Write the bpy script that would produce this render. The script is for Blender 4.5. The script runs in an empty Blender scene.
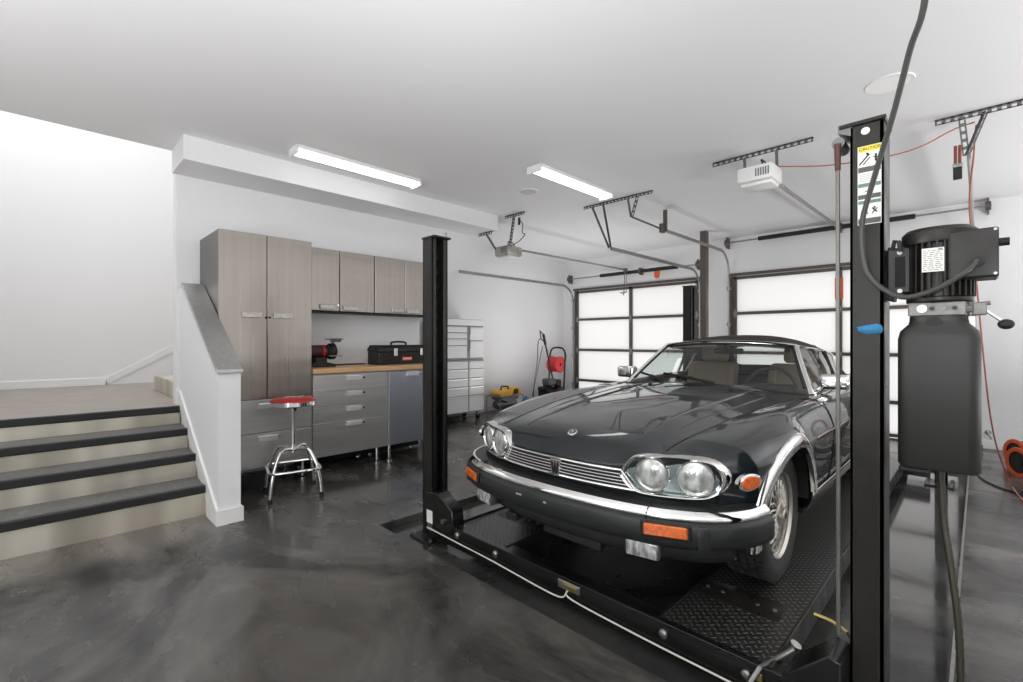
import bpy, bmesh, math, random
from mathutils import Vector, Matrix
random.seed(7)
PI = math.pi
C = bpy.context.scene.collection
sc = bpy.context.scene

# ---------------------------------------------------------------- mesh builder
class MB:
    def __init__(s): s.bm = bmesh.new(); s.mi = 0
    def _mark(s, faces):
        if s.mi:
            for f in faces: f.material_index = s.mi
    def box(s, x0, x1, y0, y1, z0, z1, bev=0.0, M=None, seg=1):
        b = bmesh.new()
        bmesh.ops.create_cube(b, size=1.0)
        for v in b.verts:
            v.co = Vector(((x0+x1)/2+v.co.x*(x1-x0), (y0+y1)/2+v.co.y*(y1-y0), (z0+z1)/2+v.co.z*(z1-z0)))
        if bev > 0:
            bev = min(bev, .45*min(abs(x1-x0), abs(y1-y0), abs(z1-z0)))
            bmesh.ops.bevel(b, geom=b.edges[:], offset=bev, segments=seg, affect='EDGES', profile=.5)
        if M is not None: b.transform(M)
        s.add(b)
        return s
    def add(s, b):
        me = bpy.data.meshes.new('tmp'); b.normal_update(); b.to_mesh(me); b.free()
        n = len(s.bm.faces); s.bm.from_mesh(me); bpy.data.meshes.remove(me)
        s.bm.faces.ensure_lookup_table(); s._mark(s.bm.faces[n:])
    def prism(s, pts, axis, a, b, bev=0.0):
        # pts: 2D polygon; axis 'x','y','z' = extrusion axis, from a to b
        def mk(p, t):
            if axis == 'x': return Vector((t, p[0], p[1]))
            if axis == 'y': return Vector((p[0], t, p[1]))
            return Vector((p[0], p[1], t))
        bm = bmesh.new()
        A = [bm.verts.new(mk(p, a)) for p in pts]; B = [bm.verts.new(mk(p, b)) for p in pts]
        bm.faces.new(A); bm.faces.new(B[::-1]); n = len(pts)
        for i in range(n): bm.faces.new((A[i], B[i], B[(i+1) % n], A[(i+1) % n]))
        bmesh.ops.recalc_face_normals(bm, faces=bm.faces[:])
        if bev > 0: bmesh.ops.bevel(bm, geom=bm.edges[:], offset=bev, segments=1, affect='EDGES')
        s.add(bm); return s
    def tube(s, path, r, seg=10, closed=False, cap=True, flat=None):
        pts = [Vector(p) for p in path]; n = len(pts)
        rs = r if isinstance(r, (list, tuple)) else [r]*n
        bm = bmesh.new(); rings = []
        up = None
        for i in range(n):
            if closed: t = (pts[(i+1) % n]-pts[i-1])
            else: t = pts[min(i+1, n-1)]-pts[max(i-1, 0)]
            t.normalize()
            if up is None:
                up = Vector((0, 0, 1)) if abs(t.z) < .9 else Vector((1, 0, 0))
            a = t.cross(up)
            if a.length < 1e-5: a = t.orthogonal()
            a.normalize(); b = a.cross(t).normalized(); up = b
            fx, fy = flat or (1, 1)
            rings.append([bm.verts.new(pts[i]+a*(rs[i]*fx*math.cos(2*PI*k/seg))+b*(rs[i]*fy*math.sin(2*PI*k/seg))) for k in range(seg)])
        m = n if closed else n-1
        for i in range(m):
            R0, R1 = rings[i], rings[(i+1) % n]
            for k in range(seg): bm.faces.new((R0[k], R0[(k+1) % seg], R1[(k+1) % seg], R1[k]))
        if cap and not closed: bm.faces.new(rings[0][::-1]); bm.faces.new(rings[-1])
        bmesh.ops.recalc_face_normals(bm, faces=bm.faces[:])
        s.add(bm); return s
    def cyl(s, p, q, r, r2=None, seg=16):
        return s.tube([p, q], [r, r if r2 is None else r2], seg)
    def lathe(s, prof, M=None, seg=32, closed=False):
        # prof: (radius, z) pairs, around z, then M
        bm = bmesh.new(); rings = []
        for (r, z) in prof:
            if r < 1e-6: rings.append([bm.verts.new((0, 0, z))])
            else: rings.append([bm.verts.new((r*math.cos(2*PI*k/seg), r*math.sin(2*PI*k/seg), z)) for k in range(seg)])
        L = len(rings)
        for i in range(L if closed else L-1):
            a, b = rings[i], rings[(i+1) % L]
            for k in range(seg):
                k2 = (k+1) % seg
                if len(a) == 1 and len(b) == 1: continue
                if len(a) == 1: bm.faces.new((a[0], b[k2], b[k]))
                elif len(b) == 1: bm.faces.new((a[k], a[k2], b[0]))
                else: bm.faces.new((a[k], a[k2], b[k2], b[k]))
        bmesh.ops.recalc_face_normals(bm, faces=bm.faces[:])
        if M is not None: bm.transform(M)
        s.add(bm); return s
    def grid(s, rows, flip=False):
        bm = bmesh.new()
        V = [[bm.verts.new(Vector(p)) for p in r] for r in rows]
        for i in range(len(V)-1):
            for j in range(len(V[0])-1):
                q = (V[i][j], V[i][j+1], V[i+1][j+1], V[i+1][j])
                try: bm.faces.new(q[::-1] if flip else q)
                except ValueError: pass
        s.add(bm); return s
    def poly(s, pts):
        bm = bmesh.new(); bm.faces.new([bm.verts.new(Vector(p)) for p in pts]); s.add(bm); return s
    def sphere(s, c, r, seg=16, scale=(1, 1, 1)):
        bm = bmesh.new(); bmesh.ops.create_uvsphere(bm, u_segments=seg, v_segments=max(6, seg//2), radius=r)
        for v in bm.verts: v.co = Vector((c[0]+v.co.x*scale[0], c[1]+v.co.y*scale[1], c[2]+v.co.z*scale[2]))
        s.add(bm); return s
    def build(s, name, mat, parent=None, world=True, ang=32, sub=0, solid=0, weld=False):
        if weld: bmesh.ops.remove_doubles(s.bm, verts=s.bm.verts[:], dist=2e-4)
        me = bpy.data.meshes.new(name)
        off = Vector((0, 0, 0))
        if parent is not None and world:
            p = parent
            while p is not None: off += p.location; p = p.parent
        if off.length > 0:
            for v in s.bm.verts: v.co -= off
        s.bm.to_mesh(me); s.bm.free()
        for m in (mat if isinstance(mat, (list, tuple)) else [mat]): me.materials.append(m)
        for p in me.polygons: p.use_smooth = True
        me.set_sharp_from_angle(angle=math.radians(ang))
        o = bpy.data.objects.new(name, me); C.objects.link(o)
        if parent is not None: o.parent = parent
        if sub:
            md = o.modifiers.new('sub', 'SUBSURF'); md.levels = sub; md.render_levels = sub
        if solid:
            md = o.modifiers.new('solid', 'SOLIDIFY'); md.thickness = solid; md.offset = -1
        return o

def thing(name, label, cat, loc=(0, 0, 0), rotz=0.0, group=None):
    o = bpy.data.objects.new(name, None); o.empty_display_size = .1; C.objects.link(o)
    o.location = loc; o.rotation_euler = (0, 0, rotz)
    o['label'] = label; o['category'] = cat
    if group: o['group'] = group
    return o
def tag(o, label, cat, group=None):
    o['label'] = label; o['category'] = cat
    if group: o['group'] = group
    return o
def struct(o): o['kind'] = 'structure'; return o
def kids(o): return [c for c in bpy.data.objects if c.parent == o]
def dup(o, loc=None, parent=None):
    c = o.copy(); C.objects.link(c)
    if parent is not None: c.parent = parent
    if loc is not None: c.location = loc
    for k in kids(o): dup(k, None, c)
    return c
def bez(pts, n=24):
    # Catmull-Rom through points
    P_ = [Vector(p) for p in pts]; out = []
    m = len(P_)
    for i in range(m-1):
        p0 = P_[max(i-1, 0)]; p1 = P_[i]; p2 = P_[i+1]; p3 = P_[min(i+2, m-1)]
        k = max(2, n//(m-1))
        for j in range(k):
            t = j/k
            out.append(.5*((2*p1)+(p2-p0)*t+(2*p0-5*p1+4*p2-p3)*t*t+(3*p1-p0-3*p2+p3)*t**3))
    out.append(P_[-1]); return out
def pl(tab):
    # smooth monotone interpolation of a table {u: value}
    xs = sorted(tab); ys = [tab[x] for x in xs]; n = len(xs)
    d = [(ys[i+1]-ys[i])/(xs[i+1]-xs[i]) for i in range(n-1)]
    m = [d[0]]+[0 if d[i-1]*d[i] <= 0 else 2*d[i-1]*d[i]/(d[i-1]+d[i]) for i in range(1, n-1)]+[d[-1]]
    def f(x):
        if x <= xs[0]: return ys[0]
        if x >= xs[-1]: return ys[-1]
        i = 0
        while xs[i+1] < x: i += 1
        h = xs[i+1]-xs[i]; t = (x-xs[i])/h
        return (2*t**3-3*t*t+1)*ys[i]+(t**3-2*t*t+t)*h*m[i]+(-2*t**3+3*t*t)*ys[i+1]+(t**3-t*t)*h*m[i+1]
    return f
def rotM(ax, ang, at=(0, 0, 0)):
    return Matrix.Translation(Vector(at)) @ Matrix.Rotation(ang, 4, ax)
def along(p, d):
    # matrix putting local z along d at p
    d = Vector(d).normalized(); q = Vector((0, 0, 1)).rotation_difference(d)
    return Matrix.Translation(Vector(p)) @ q.to_matrix().to_4x4()
def text_bm(txt, size, M, depth=.0005, align='CENTER'):
    cu = bpy.data.curves.new('txt', 'FONT'); cu.body = txt; cu.size = size; cu.align_x = align; cu.align_y = 'CENTER'; cu.extrude = depth
    o = bpy.data.objects.new('txt', cu); C.objects.link(o)
    bpy.context.view_layer.update()
    me = bpy.data.meshes.new_from_object(o.evaluated_get(bpy.context.evaluated_depsgraph_get()))
    bm = bmesh.new(); bm.from_mesh(me); bm.transform(M)
    bpy.data.objects.remove(o); bpy.data.curves.remove(cu); bpy.data.meshes.remove(me)
    return bm

# ---------------------------------------------------------------- materials
def srgb(r, g=None, b=None):
    if g is None: g = b = r
    f = lambda c: c/12.92 if c <= .04045 else ((c+.055)/1.055)**2.4
    return (f(r/255), f(g/255), f(b/255), 1)
def pset(b, k, v):
    if k in b.inputs: b.inputs[k].default_value = v
def mat(name, col, rough=.5, metal=0.0, spec=.5, noise=None, bump=None, coat=0.0, coatr=.05, emis=None, aniso=0.0, trans=0.0, stretch=None, nrough=None, wave=None):
    m = bpy.data.materials.new(name); m.use_nodes = True
    nt = m.node_tree; b = nt.nodes['Principled BSDF']
    b.inputs['Base Color'].default_value = col
    pset(b, 'Roughness', rough); pset(b, 'Metallic', metal); pset(b, 'Specular IOR Level', spec)
    pset(b, 'Coat Weight', coat); pset(b, 'Coat Roughness', coatr); pset(b, 'Anisotropic', aniso); pset(b, 'Transmission Weight', trans)
    if emis:
        pset(b, 'Emission Color', emis[0]); pset(b, 'Emission Strength', emis[1])
    if noise or bump or nrough:
        tc = nt.nodes.new('ShaderNodeTexCoord'); mp = nt.nodes.new('ShaderNodeMapping')
        nt.links.new(tc.outputs['Object'], mp.inputs['Vector'])
        if stretch: mp.inputs['Scale'].default_value = stretch
    if noise:
        sc_, col2, det = noise
        n = nt.nodes.new('ShaderNodeTexNoise'); n.inputs['Scale'].default_value = sc_; n.inputs['Detail'].default_value = det
        r = nt.nodes.new('ShaderNodeValToRGB'); r.color_ramp.elements[0].position = .35; r.color_ramp.elements[1].position = .68
        r.color_ramp.elements[0].color = col; r.color_ramp.elements[1].color = col2
        nt.links.new(mp.outputs[0], n.inputs['Vector']); nt.links.new(n.outputs['Fac'], r.inputs[0]); nt.links.new(r.outputs[0], b.inputs['Base Color'])
    if nrough:
        sc_, r0, r1 = nrough
        n = nt.nodes.new('ShaderNodeTexNoise'); n.inputs['Scale'].default_value = sc_; n.inputs['Detail'].default_value = 4
        mr = nt.nodes.new('ShaderNodeMapRange'); mr.inputs['From Min'].default_value = .3; mr.inputs['From Max'].default_value = .7
        mr.inputs['To Min'].default_value = r0; mr.inputs['To Max'].default_value = r1
        nt.links.new(mp.outputs[0], n.inputs['Vector']); nt.links.new(n.outputs['Fac'], mr.inputs[0]); nt.links.new(mr.outputs[0], b.inputs['Roughness'])
    if wave:      # slow waviness of rolled sheet
        tw = nt.nodes.new('ShaderNodeTexCoord'); mw = nt.nodes.new('ShaderNodeMapping'); nt.links.new(tw.outputs['Object'], mw.inputs['Vector']); mw.inputs['Scale'].default_value = wave[0]
        n = nt.nodes.new('ShaderNodeTexNoise'); n.inputs['Scale'].default_value = 1.0; n.inputs['Detail'].default_value = 2
        bp = nt.nodes.new('ShaderNodeBump'); bp.inputs['Strength'].default_value = wave[1]; bp.inputs['Distance'].default_value = .05
        nt.links.new(mw.outputs[0], n.inputs['Vector']); nt.links.new(n.outputs['Fac'], bp.inputs['Height']); nt.links.new(bp.outputs[0], b.inputs['Normal'])
    if bump:
        sc_, st = bump
        n = nt.nodes.new('ShaderNodeTexNoise'); n.inputs['Scale'].default_value = sc_; n.inputs['Detail'].default_value = 3
        bp = nt.nodes.new('ShaderNodeBump'); bp.inputs['Strength'].default_value = st; bp.inputs['Distance'].default_value = .01
        nt.links.new(mp.outputs[0], n.inputs['Vector']); nt.links.new(n.outputs['Fac'], bp.inputs['Height']); nt.links.new(bp.outputs[0], b.inputs['Normal'])
    return m
M = {}
M['wall'] = mat('wall_paint', srgb(230, 230, 231), .6, bump=(120, .03))
M['ceil'] = mat('ceiling_paint', srgb(229, 229, 230), .7, bump=(90, .03))
M['trim'] = mat('trim_paint', srgb(232, 232, 231), .35)
M['steel'] = mat('brushed_steel', srgb(164, 157, 150), .34, 1.0, noise=(2.5, srgb(158, 151, 144), 2), stretch=(14, 14, .3), nrough=(3, .27, .33), wave=((.12, .12, 4.2), .16))
M['steelb'] = mat('bluish_brushed_steel', srgb(186, 190, 200), .40, 1.0, noise=(3, srgb(180, 184, 193), 2), stretch=(30, 30, .4))
M['steelh'] = mat('brushed_steel_drawer', srgb(212, 211, 209), .42, .9, noise=(2.5, srgb(204, 203, 201), 2), stretch=(.3, 14, 14), nrough=(3, .33, .40), wave=((.2, .2, 5.0), .14))
M['steeldark'] = mat('cabinet_side_grey', srgb(118, 116, 113), .4, .9)
M['riser'] = mat('brushed_riser_steel', srgb(238, 232, 216), .36, .8, noise=(2.0, srgb(176, 169, 153), 1), stretch=(2.0, 1, .05), wave=((2.2, .1, .1), .12))  # colour noise paints sheen patches on the metal
M['tread'] = mat('grey_tread_rubber', srgb(80, 80, 80), .5, noise=(60, srgb(106, 106, 106), 5), bump=(60, .1))
M['landing'] = mat('landing_floor', srgb(150, 141, 130), .35, noise=(4, srgb(132, 124, 115), 4))
M['nosing'] = mat('black_nosing', srgb(28, 28, 28), .5)
M['chrome'] = mat('chrome', srgb(232, 232, 230), .07, 1.0)
M['satin'] = mat('satin_metal', srgb(226, 226, 224), .3, .55)
M['capsteel'] = mat('cap_steel', srgb(186, 186, 185), .36, .95, noise=(3, srgb(176, 176, 175), 2), stretch=(12, .4, 12))
M['zinc'] = mat('zinc', srgb(168, 168, 165), .38, 1.0, noise=(30, srgb(148, 148, 146), 3))
M['angle'] = mat('perforated_steel', srgb(120, 120, 120), .45, .85)
M['black'] = mat('black_powder_coat', srgb(30, 29, 27), .36, spec=.35, noise=(14, srgb(38, 36, 34), 4), nrough=(8, .26, .46))
M['blackmatte'] = mat('matte_black', srgb(26, 26, 26), .6)
M['blackplastic'] = mat('black_plastic', srgb(37, 38, 36), .48, bump=(300, .05))
M['rubber'] = mat('rubber', srgb(32, 32, 32), .65, noise=(20, srgb(44, 43, 42), 3))
M['doorframe'] = mat('dark_anodised_frame', srgb(92, 84, 79), .42, .2)
M['white'] = mat('white_enamel', srgb(232, 232, 232), .3)
M['wood'] = mat('butcher_block', srgb(214, 178, 132), .4, noise=(5, srgb(194, 152, 106), 4), stretch=(1.5, 20, 20))
M['red'] = mat('red_vinyl', srgb(176, 34, 34), .35)
M['redpl'] = mat('red_plastic', srgb(205, 34, 40), .35)
M['maroon'] = mat('maroon_paint', srgb(54, 20, 22), .4)
M['blackgloss'] = mat('gloss_black_paint', srgb(19, 19, 19), .24, noise=(9, srgb(26, 26, 25), 3))
M['foglens'] = mat('fluted_fog_lens', srgb(122, 124, 122), .14, .3, coat=1.0, noise=(24, srgb(208, 210, 208), 2), stretch=(1, 3, 1))
M['yellow'] = mat('yellow_enamel', srgb(222, 170, 44), .35)
M['orange'] = mat('orange_plastic', srgb(214, 92, 44), .45)
M['ocord'] = mat('orange_cord', srgb(170, 92, 76), .5)
M['inkl'] = mat('faint_plate_print', srgb(140, 140, 136), .5)
M['chest'] = mat('chest_body_grey', srgb(150, 150, 150), .4)  # greyed so the gaps between white drawers read as shaded
M['flex'] = mat('grey_flex', srgb(64, 64, 62), .45)
M['blue'] = mat('blue_tape', srgb(52, 128, 176), .6, bump=(60, .3))
M['bluepl'] = mat('blue_plastic', srgb(72, 120, 160), .4)
M['copper'] = mat('red_brown_rubber', srgb(128, 62, 44), .5)
M['boot'] = mat('brown_rubber_boot', srgb(78, 48, 41), .5)
M['paper'] = mat('label_paper', srgb(226, 226, 220), .5)
M['paperg'] = mat('label_green', srgb(96, 128, 116), .5)
M['papery'] = mat('label_yellow', srgb(224, 200, 60), .5)
M['ink'] = mat('label_ink', srgb(40, 40, 40), .5)
M['inkg'] = mat('label_dark_grey', srgb(80, 82, 80), .5)
M['light'] = mat('lamp_diffuser', (1, 1, 1, 1), .4, emis=((1, .985, .96, 1), 3.2))
M['lampoff'] = mat('opener_lamp_cover', srgb(240, 240, 238), .3)
M['mesh'] = mat('speaker_mesh', srgb(206, 206, 206), .7)
M['alu'] = mat('dull_aluminium', srgb(190, 188, 180), .35, 1.0, noise=(40, srgb(165, 163, 156), 3))
M['hose'] = mat('olive_hose', srgb(50, 48, 36), .5)
M['cordw'] = mat('pale_cord', srgb(214, 210, 200), .5)
M['brass'] = mat('brass', srgb(190, 168, 110), .35, 1.0)
M['wirerope'] = mat('wire_rope', srgb(128, 126, 120), .5, .7)
# car
M['paint'] = mat('dark_green_black_paint', srgb(20, 27, 31), .3, 0.0, spec=.12, coat=1.0, coatr=.02)
M['bumper'] = mat('bumper_rubber', srgb(33, 36, 35), .42)
M['valance'] = mat('valance', srgb(40, 42, 41), .5)
M['canvas'] = mat('soft_top_canvas', srgb(33, 28, 27), .9, bump=(400, .2), noise=(30, srgb(40, 34, 32), 3))
M['leather'] = mat('tan_leather', srgb(142, 124, 106), .5)
M['interior'] = mat('dark_interior', srgb(46, 43, 41), .6)
M['tyre'] = mat('tyre_rubber', srgb(44, 43, 42), .55, noise=(25, srgb(56, 55, 53), 3))
M['rim'] = mat('silver_alloy', srgb(198, 194, 184), .3, .85)
M['amber'] = mat('amber_lens', srgb(226, 108, 24), .2, coat=.6, noise=(60, srgb(200, 84, 16), 2))
M['redlens'] = mat('red_lens', srgb(150, 16, 16), .2)
M['castalu'] = mat('cast_aluminium', srgb(150, 149, 145), .6, .6, noise=(60, srgb(132, 131, 127), 3))
M['lenscl'] = mat('lamp_glass', srgb(146, 150, 147), .14, .5, coat=1.0, noise=(16, srgb(228, 231, 228), 2), stretch=(1, 2.5, 1), bump=(40, .2))
M['bezel'] = mat('headlamp_bezel', srgb(168, 184, 182), .16, .9)
M['grilled'] = mat('grille_dark', srgb(20, 20, 20), .5)
M['seam'] = mat('panel_gap', srgb(8, 9, 9), .8)

def glass_mat(name, tint, refl=.12, rough=.02):
    m = bpy.data.materials.new(name); m.use_nodes = True; nt = m.node_tree; nt.nodes.clear()
    o = nt.nodes.new('ShaderNodeOutputMaterial'); mx = nt.nodes.new('ShaderNodeMixShader')
    t = nt.nodes.new('ShaderNodeBsdfTransparent'); g = nt.nodes.new('ShaderNodeBsdfGlossy')
    lw = nt.nodes.new('ShaderNodeLayerWeight'); pw = nt.nodes.new('ShaderNodeMath'); pw.operation = 'POWER'; pw.inputs[1].default_value = 4.0
    nt.links.new(lw.outputs['Facing'], pw.inputs[0]); f = nt.nodes.new('ShaderNodeMapRange'); f.inputs['To Min'].default_value = .05; f.inputs['To Max'].default_value = .9; nt.links.new(pw.outputs[0], f.inputs[0])
    t.inputs[0].default_value = tint; g.inputs['Roughness'].default_value = rough; g.inputs[0].default_value = (1, 1, 1, 1)
    nt.links.new(f.outputs[0], mx.inputs[0]); nt.links.new(t.outputs[0], mx.inputs[1]); nt.links.new(g.outputs[0], mx.inputs[2]); nt.links.new(mx.outputs[0], o.inputs[0])
    return m
M['glass'] = glass_mat('car_glass', (.80, .85, .83, 1))
M['plastic_film'] = glass_mat('clear_film', (.93, .93, .93, 1))
def translucent_mat(name, col):
    m = bpy.data.materials.new(name); m.use_nodes = True; nt = m.node_tree; nt.nodes.clear()
    o = nt.nodes.new('ShaderNodeOutputMaterial'); mx = nt.nodes.new('ShaderNodeMixShader'); mx.inputs[0].default_value = .12
    t = nt.nodes.new('ShaderNodeBsdfTranslucent'); t.inputs[0].default_value = col
    g = nt.nodes.new('ShaderNodeBsdfGlossy'); g.inputs['Roughness'].default_value = .35
    nt.links.new(t.outputs[0], mx.inputs[1]); nt.links.new(g.outputs[0], mx.inputs[2]); nt.links.new(mx.outputs[0], o.inputs[0])
    return m
M['frost'] = translucent_mat('frosted_pane', (.96, .96, .96, 1))

def floor_mat(name, lo, hi, rlo, rhi):
    m = bpy.data.materials.new(name); m.use_nodes = True; nt = m.node_tree; N = nt.nodes; L = nt.links
    b = N['Principled BSDF']
    tc = N.new('ShaderNodeTexCoord')
    mp = N.new('ShaderNodeMapping'); mp.inputs['Rotation'].default_value = (0, 0, .6); mp.inputs['Scale'].default_value = (1, .55, 1)
    L.new(tc.outputs['Object'], mp.inputs[0])
    n1 = N.new('ShaderNodeTexNoise'); n1.inputs['Scale'].default_value = 1.3; n1.inputs['Detail'].default_value = 9; n1.inputs['Roughness'].default_value = .62; n1.inputs['Distortion'].default_value = 1.2
    L.new(mp.outputs[0], n1.inputs['Vector'])
    r1 = N.new('ShaderNodeValToRGB'); e = r1.color_ramp.elements
    e[0].position = .38; e[0].color = lo; e[1].position = .74; e[1].color = hi
    L.new(n1.outputs['Fac'], r1.inputs[0])
    # fine scratches
    mp2 = N.new('ShaderNodeMapping'); mp2.inputs['Scale'].default_value = (26, .9, 1); mp2.inputs['Rotation'].default_value = (0, 0, -.25)
    L.new(tc.outputs['Object'], mp2.inputs[0])
    n2 = N.new('ShaderNodeTexNoise'); n2.inputs['Scale'].default_value = 2.2; n2.inputs['Detail'].default_value = 5
    L.new(mp2.outputs[0], n2.inputs['Vector'])
    r2 = N.new('ShaderNodeValToRGB'); r2.color_ramp.elements[0].position = .70; r2.color_ramp.elements[1].position = .78
    r2.color_ramp.elements[0].color = (0, 0, 0, 1); r2.color_ramp.elements[1].color = (.35, .35, .35, 1)
    L.new(n2.outputs['Fac'], r2.inputs[0])
    mx = N.new('ShaderNodeMixRGB'); mx.blend_type = 'ADD'; mx.inputs[0].default_value = .1
    L.new(r1.outputs[0], mx.inputs[1]); L.new(r2.outputs[0], mx.inputs[2])
    # worn light scuffs
    n4 = N.new('ShaderNodeTexNoise'); n4.inputs['Scale'].default_value = 3.1; n4.inputs['Detail'].default_value = 12; n4.inputs['Roughness'].default_value = .75
    L.new(mp.outputs[0], n4.inputs['Vector'])
    r4 = N.new('ShaderNodeValToRGB'); r4.color_ramp.elements[0].position = .655; r4.color_ramp.elements[1].position = .70
    r4.color_ramp.elements[0].color = (0, 0, 0, 1); r4.color_ramp.elements[1].color = (.5, .5, .48, 1)
    L.new(n4.outputs['Fac'], r4.inputs[0])
    mx2 = N.new('ShaderNodeMixRGB'); mx2.blend_type = 'ADD'; mx2.inputs[0].default_value = .16
    L.new(mx.outputs[0], mx2.inputs[1]); L.new(r4.outputs[0], mx2.inputs[2])
    L.new(mx2.outputs[0], b.inputs['Base Color'])
    n3 = N.new('ShaderNodeTexNoise'); n3.inputs['Scale'].default_value = 2.6; n3.inputs['Detail'].default_value = 7; n3.inputs['Distortion'].default_value = .8
    L.new(mp.outputs[0], n3.inputs['Vector'])
    mr = N.new('ShaderNodeMapRange'); mr.inputs['From Min'].default_value = .3; mr.inputs['From Max'].default_value = .7; mr.inputs['To Min'].default_value = rlo; mr.inputs['To Max'].default_value = rhi
    L.new(n3.outputs['Fac'], mr.inputs[0]); L.new(mr.outputs[0], b.inputs['Roughness'])
    bp = N.new('ShaderNodeBump'); bp.inputs['Strength'].default_value = .06; bp.inputs['Distance'].default_value = .02
    L.new(n3.outputs['Fac'], bp.inputs['Height']); L.new(bp.outputs[0], b.inputs['Normal'])
    pset(b, 'Specular IOR Level', .5)
    return m
M['floor'] = floor_mat('polished_dark_floor', srgb(40, 39, 38), srgb(114, 111, 106), .12, .36)
M['recess'] = floor_mat('glossy_grey_recess_floor', srgb(50, 50, 50), srgb(84, 83, 81), .04, .15)

def diamond_mat():
    m = bpy.data.materials.new('diamond_plate'); m.use_nodes = True; nt = m.node_tree; N = nt.nodes; L = nt.links
    b = N['Principled BSDF']; b.inputs['Base Color'].default_value = srgb(46, 46, 45); pset(b, 'Roughness', .32); pset(b, 'Metallic', .7)
    tc = N.new('ShaderNodeTexCoord'); mp = N.new('ShaderNodeMapping'); mp.inputs['Scale'].default_value = (36, 36, 36); mp.inputs['Rotation'].default_value = (0, 0, PI/4)
    L.new(tc.outputs['Object'], mp.inputs[0])
    sp = N.new('ShaderNodeSeparateXYZ'); L.new(mp.outputs[0], sp.inputs[0])
    def math_(op, a, c=None):
        n = N.new('ShaderNodeMath'); n.operation = op
        for i, x in enumerate((a, c)):
            if x is None: continue
            if isinstance(x, (int, float)): n.inputs[i].default_value = x
            else: L.new(x, n.inputs[i])
        return n.outputs[0]
    fx = math_('SUBTRACT', math_('FRACT', sp.outputs[0]), .5); fy = math_('SUBTRACT', math_('FRACT', sp.outputs[1]), .5)
    ck = math_('MODULO', math_('ADD', math_('FLOOR', sp.outputs[0]), math_('FLOOR', sp.outputs[1])), 2.0)
    ck = math_('ABSOLUTE', ck)
    def ell(a, c): return math_('ADD', math_('POWER', math_('ABSOLUTE', math_('DIVIDE', a, .46)), 2.0), math_('POWER', math_('ABSOLUTE', math_('DIVIDE', c, .15)), 2.0))
    ea, eb = ell(fx, fy), ell(fy, fx)
    mixv = math_('ADD', math_('MULTIPLY', ea, ck), math_('MULTIPLY', eb, math_('SUBTRACT', 1.0, ck)))
    hgt = math_('MAXIMUM', math_('SUBTRACT', 1.0, mixv), 0.0)
    bp = N.new('ShaderNodeBump'); bp.inputs['Strength'].default_value = .6; bp.inputs['Distance'].default_value = .006
    L.new(hgt, bp.inputs['Height']); L.new(bp.outputs[0], b.inputs['Normal'])
    mx = N.new('ShaderNodeMixRGB'); mx.inputs[1].default_value = srgb(68, 68, 67); mx.inputs[2].default_value = srgb(134, 132, 128)
    L.new(math_('MINIMUM', math_('MULTIPLY', hgt, 1.3), 1.0), mx.inputs[0]); L.new(mx.outputs[0], b.inputs['Base Color'])
    return m
M['diamond'] = diamond_mat()
# ================================================================ the setting
ZC = 3.05
PZ = -.05                      # floor of the shallow recess under the lift
PX0, PX1, PY0, PY1 = 1.71, 6.75, .085, 3.05
def fill(name, boxes, m, bev=0):
    b = MB()
    for x in boxes: b.box(*x, bev=bev)
    return struct(b.build(name, m))
fill('floor_recess', [(PX0, PX1, PY0, PY1, -.3, PZ)], M['recess'])
fill('floor', [(-3, PX0, -5.2, 8.4, -.3, 0), (PX1, 8.2, -5.2, 8.4, -.3, 0), (PX0, PX1, -5.2, PY0, -.3, 0), (PX0, PX1, PY1, 8.4, -.3, 0)], M['floor'])
fill('trim_1', [(PX0-.012, PX1, PY0-.012, PY0, -.04, .004)], M['zinc'])
fill('ceiling', [(-3, 8.4, -5.2, 5.2, ZC, ZC+.2), (.87, 8.4, 5.2, 5.355, ZC, ZC+.2), (3.35, 8.4, 5.355, 6.75, ZC, ZC+.2)], M['ceil'])
# garage-door wall with two openings
D1 = (3.5, 6.22); D2 = (.12, 2.95); DH = 2.40
XW = 8.2
fill('wall_back', [(XW, XW+.2, D1[1], 6.75, 0, ZC), (XW, XW+.2, D2[1], D1[0], 0, ZC), (XW, XW+.2, -5.2, D2[0], 0, ZC),
                   (XW, XW+.2, D1[0], D1[1], DH, ZC), (XW, XW+.2, D2[0], D2[1], DH, ZC)], M['wall'])
fill('wall_far', [(3.35, XW, 6.55, 6.75, 0, ZC)], M['wall'])
# wall behind the steel cabinets, with the sloping cut under the upper flight
b = MB()
b.prism([(.87, 0), (3.5, 0), (3.5, 2.0), (4.82, 2.68), (4.82, ZC), (.87, ZC)], 'y', 5.2, 5.35)
struct(b.build('wall_left', M['wall']))
fill('wall_inner', [(3.35, 3.5, 5.35, 6.55, 0, 2.0)], M['wall'])
# beam under the ceiling above the cabinets
fill('trim_2', [(.835, 4.45, 4.71, 5.2, 2.845, ZC)], M['wall'])
# stair well: tall shaft open to the sky at the top
fill('wall_stairwell', [(-3, 3.35, 8.3, 8.45, 0, 6.2), (-1.55, -1.4, 4.1, 8.3, 0, 6.2), (.87, 3.35, 5.2, 5.35, ZC+.2, 6.2), (3.35, 3.5, 5.35, 8.3, 2.0, 6.2),
                        (-1.4, .87, 5.2, 5.35, ZC+.2, 6.2)], M['wall'])
fill('wall_right', [(-3, XW, -5.4, -5.2, 0, .9), (-3, XW, -5.4, -5.2, 2.4, ZC), (-3, .2, -5.4, -5.2, .9, 2.4), (3.4, XW, -5.4, -5.2, .9, 2.4)], M['wall'])
fill('wall_front', [(-3.2, -3, -5.4, 8.3, 0, .9), (-3.2, -3, -5.4, 8.3, 2.3, ZC), (-3.2, -3, -5.4, -2.2, .9, 2.3), (-3.2, -3, 1.6, 8.3, .9, 2.3)], M['wall'])
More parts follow.
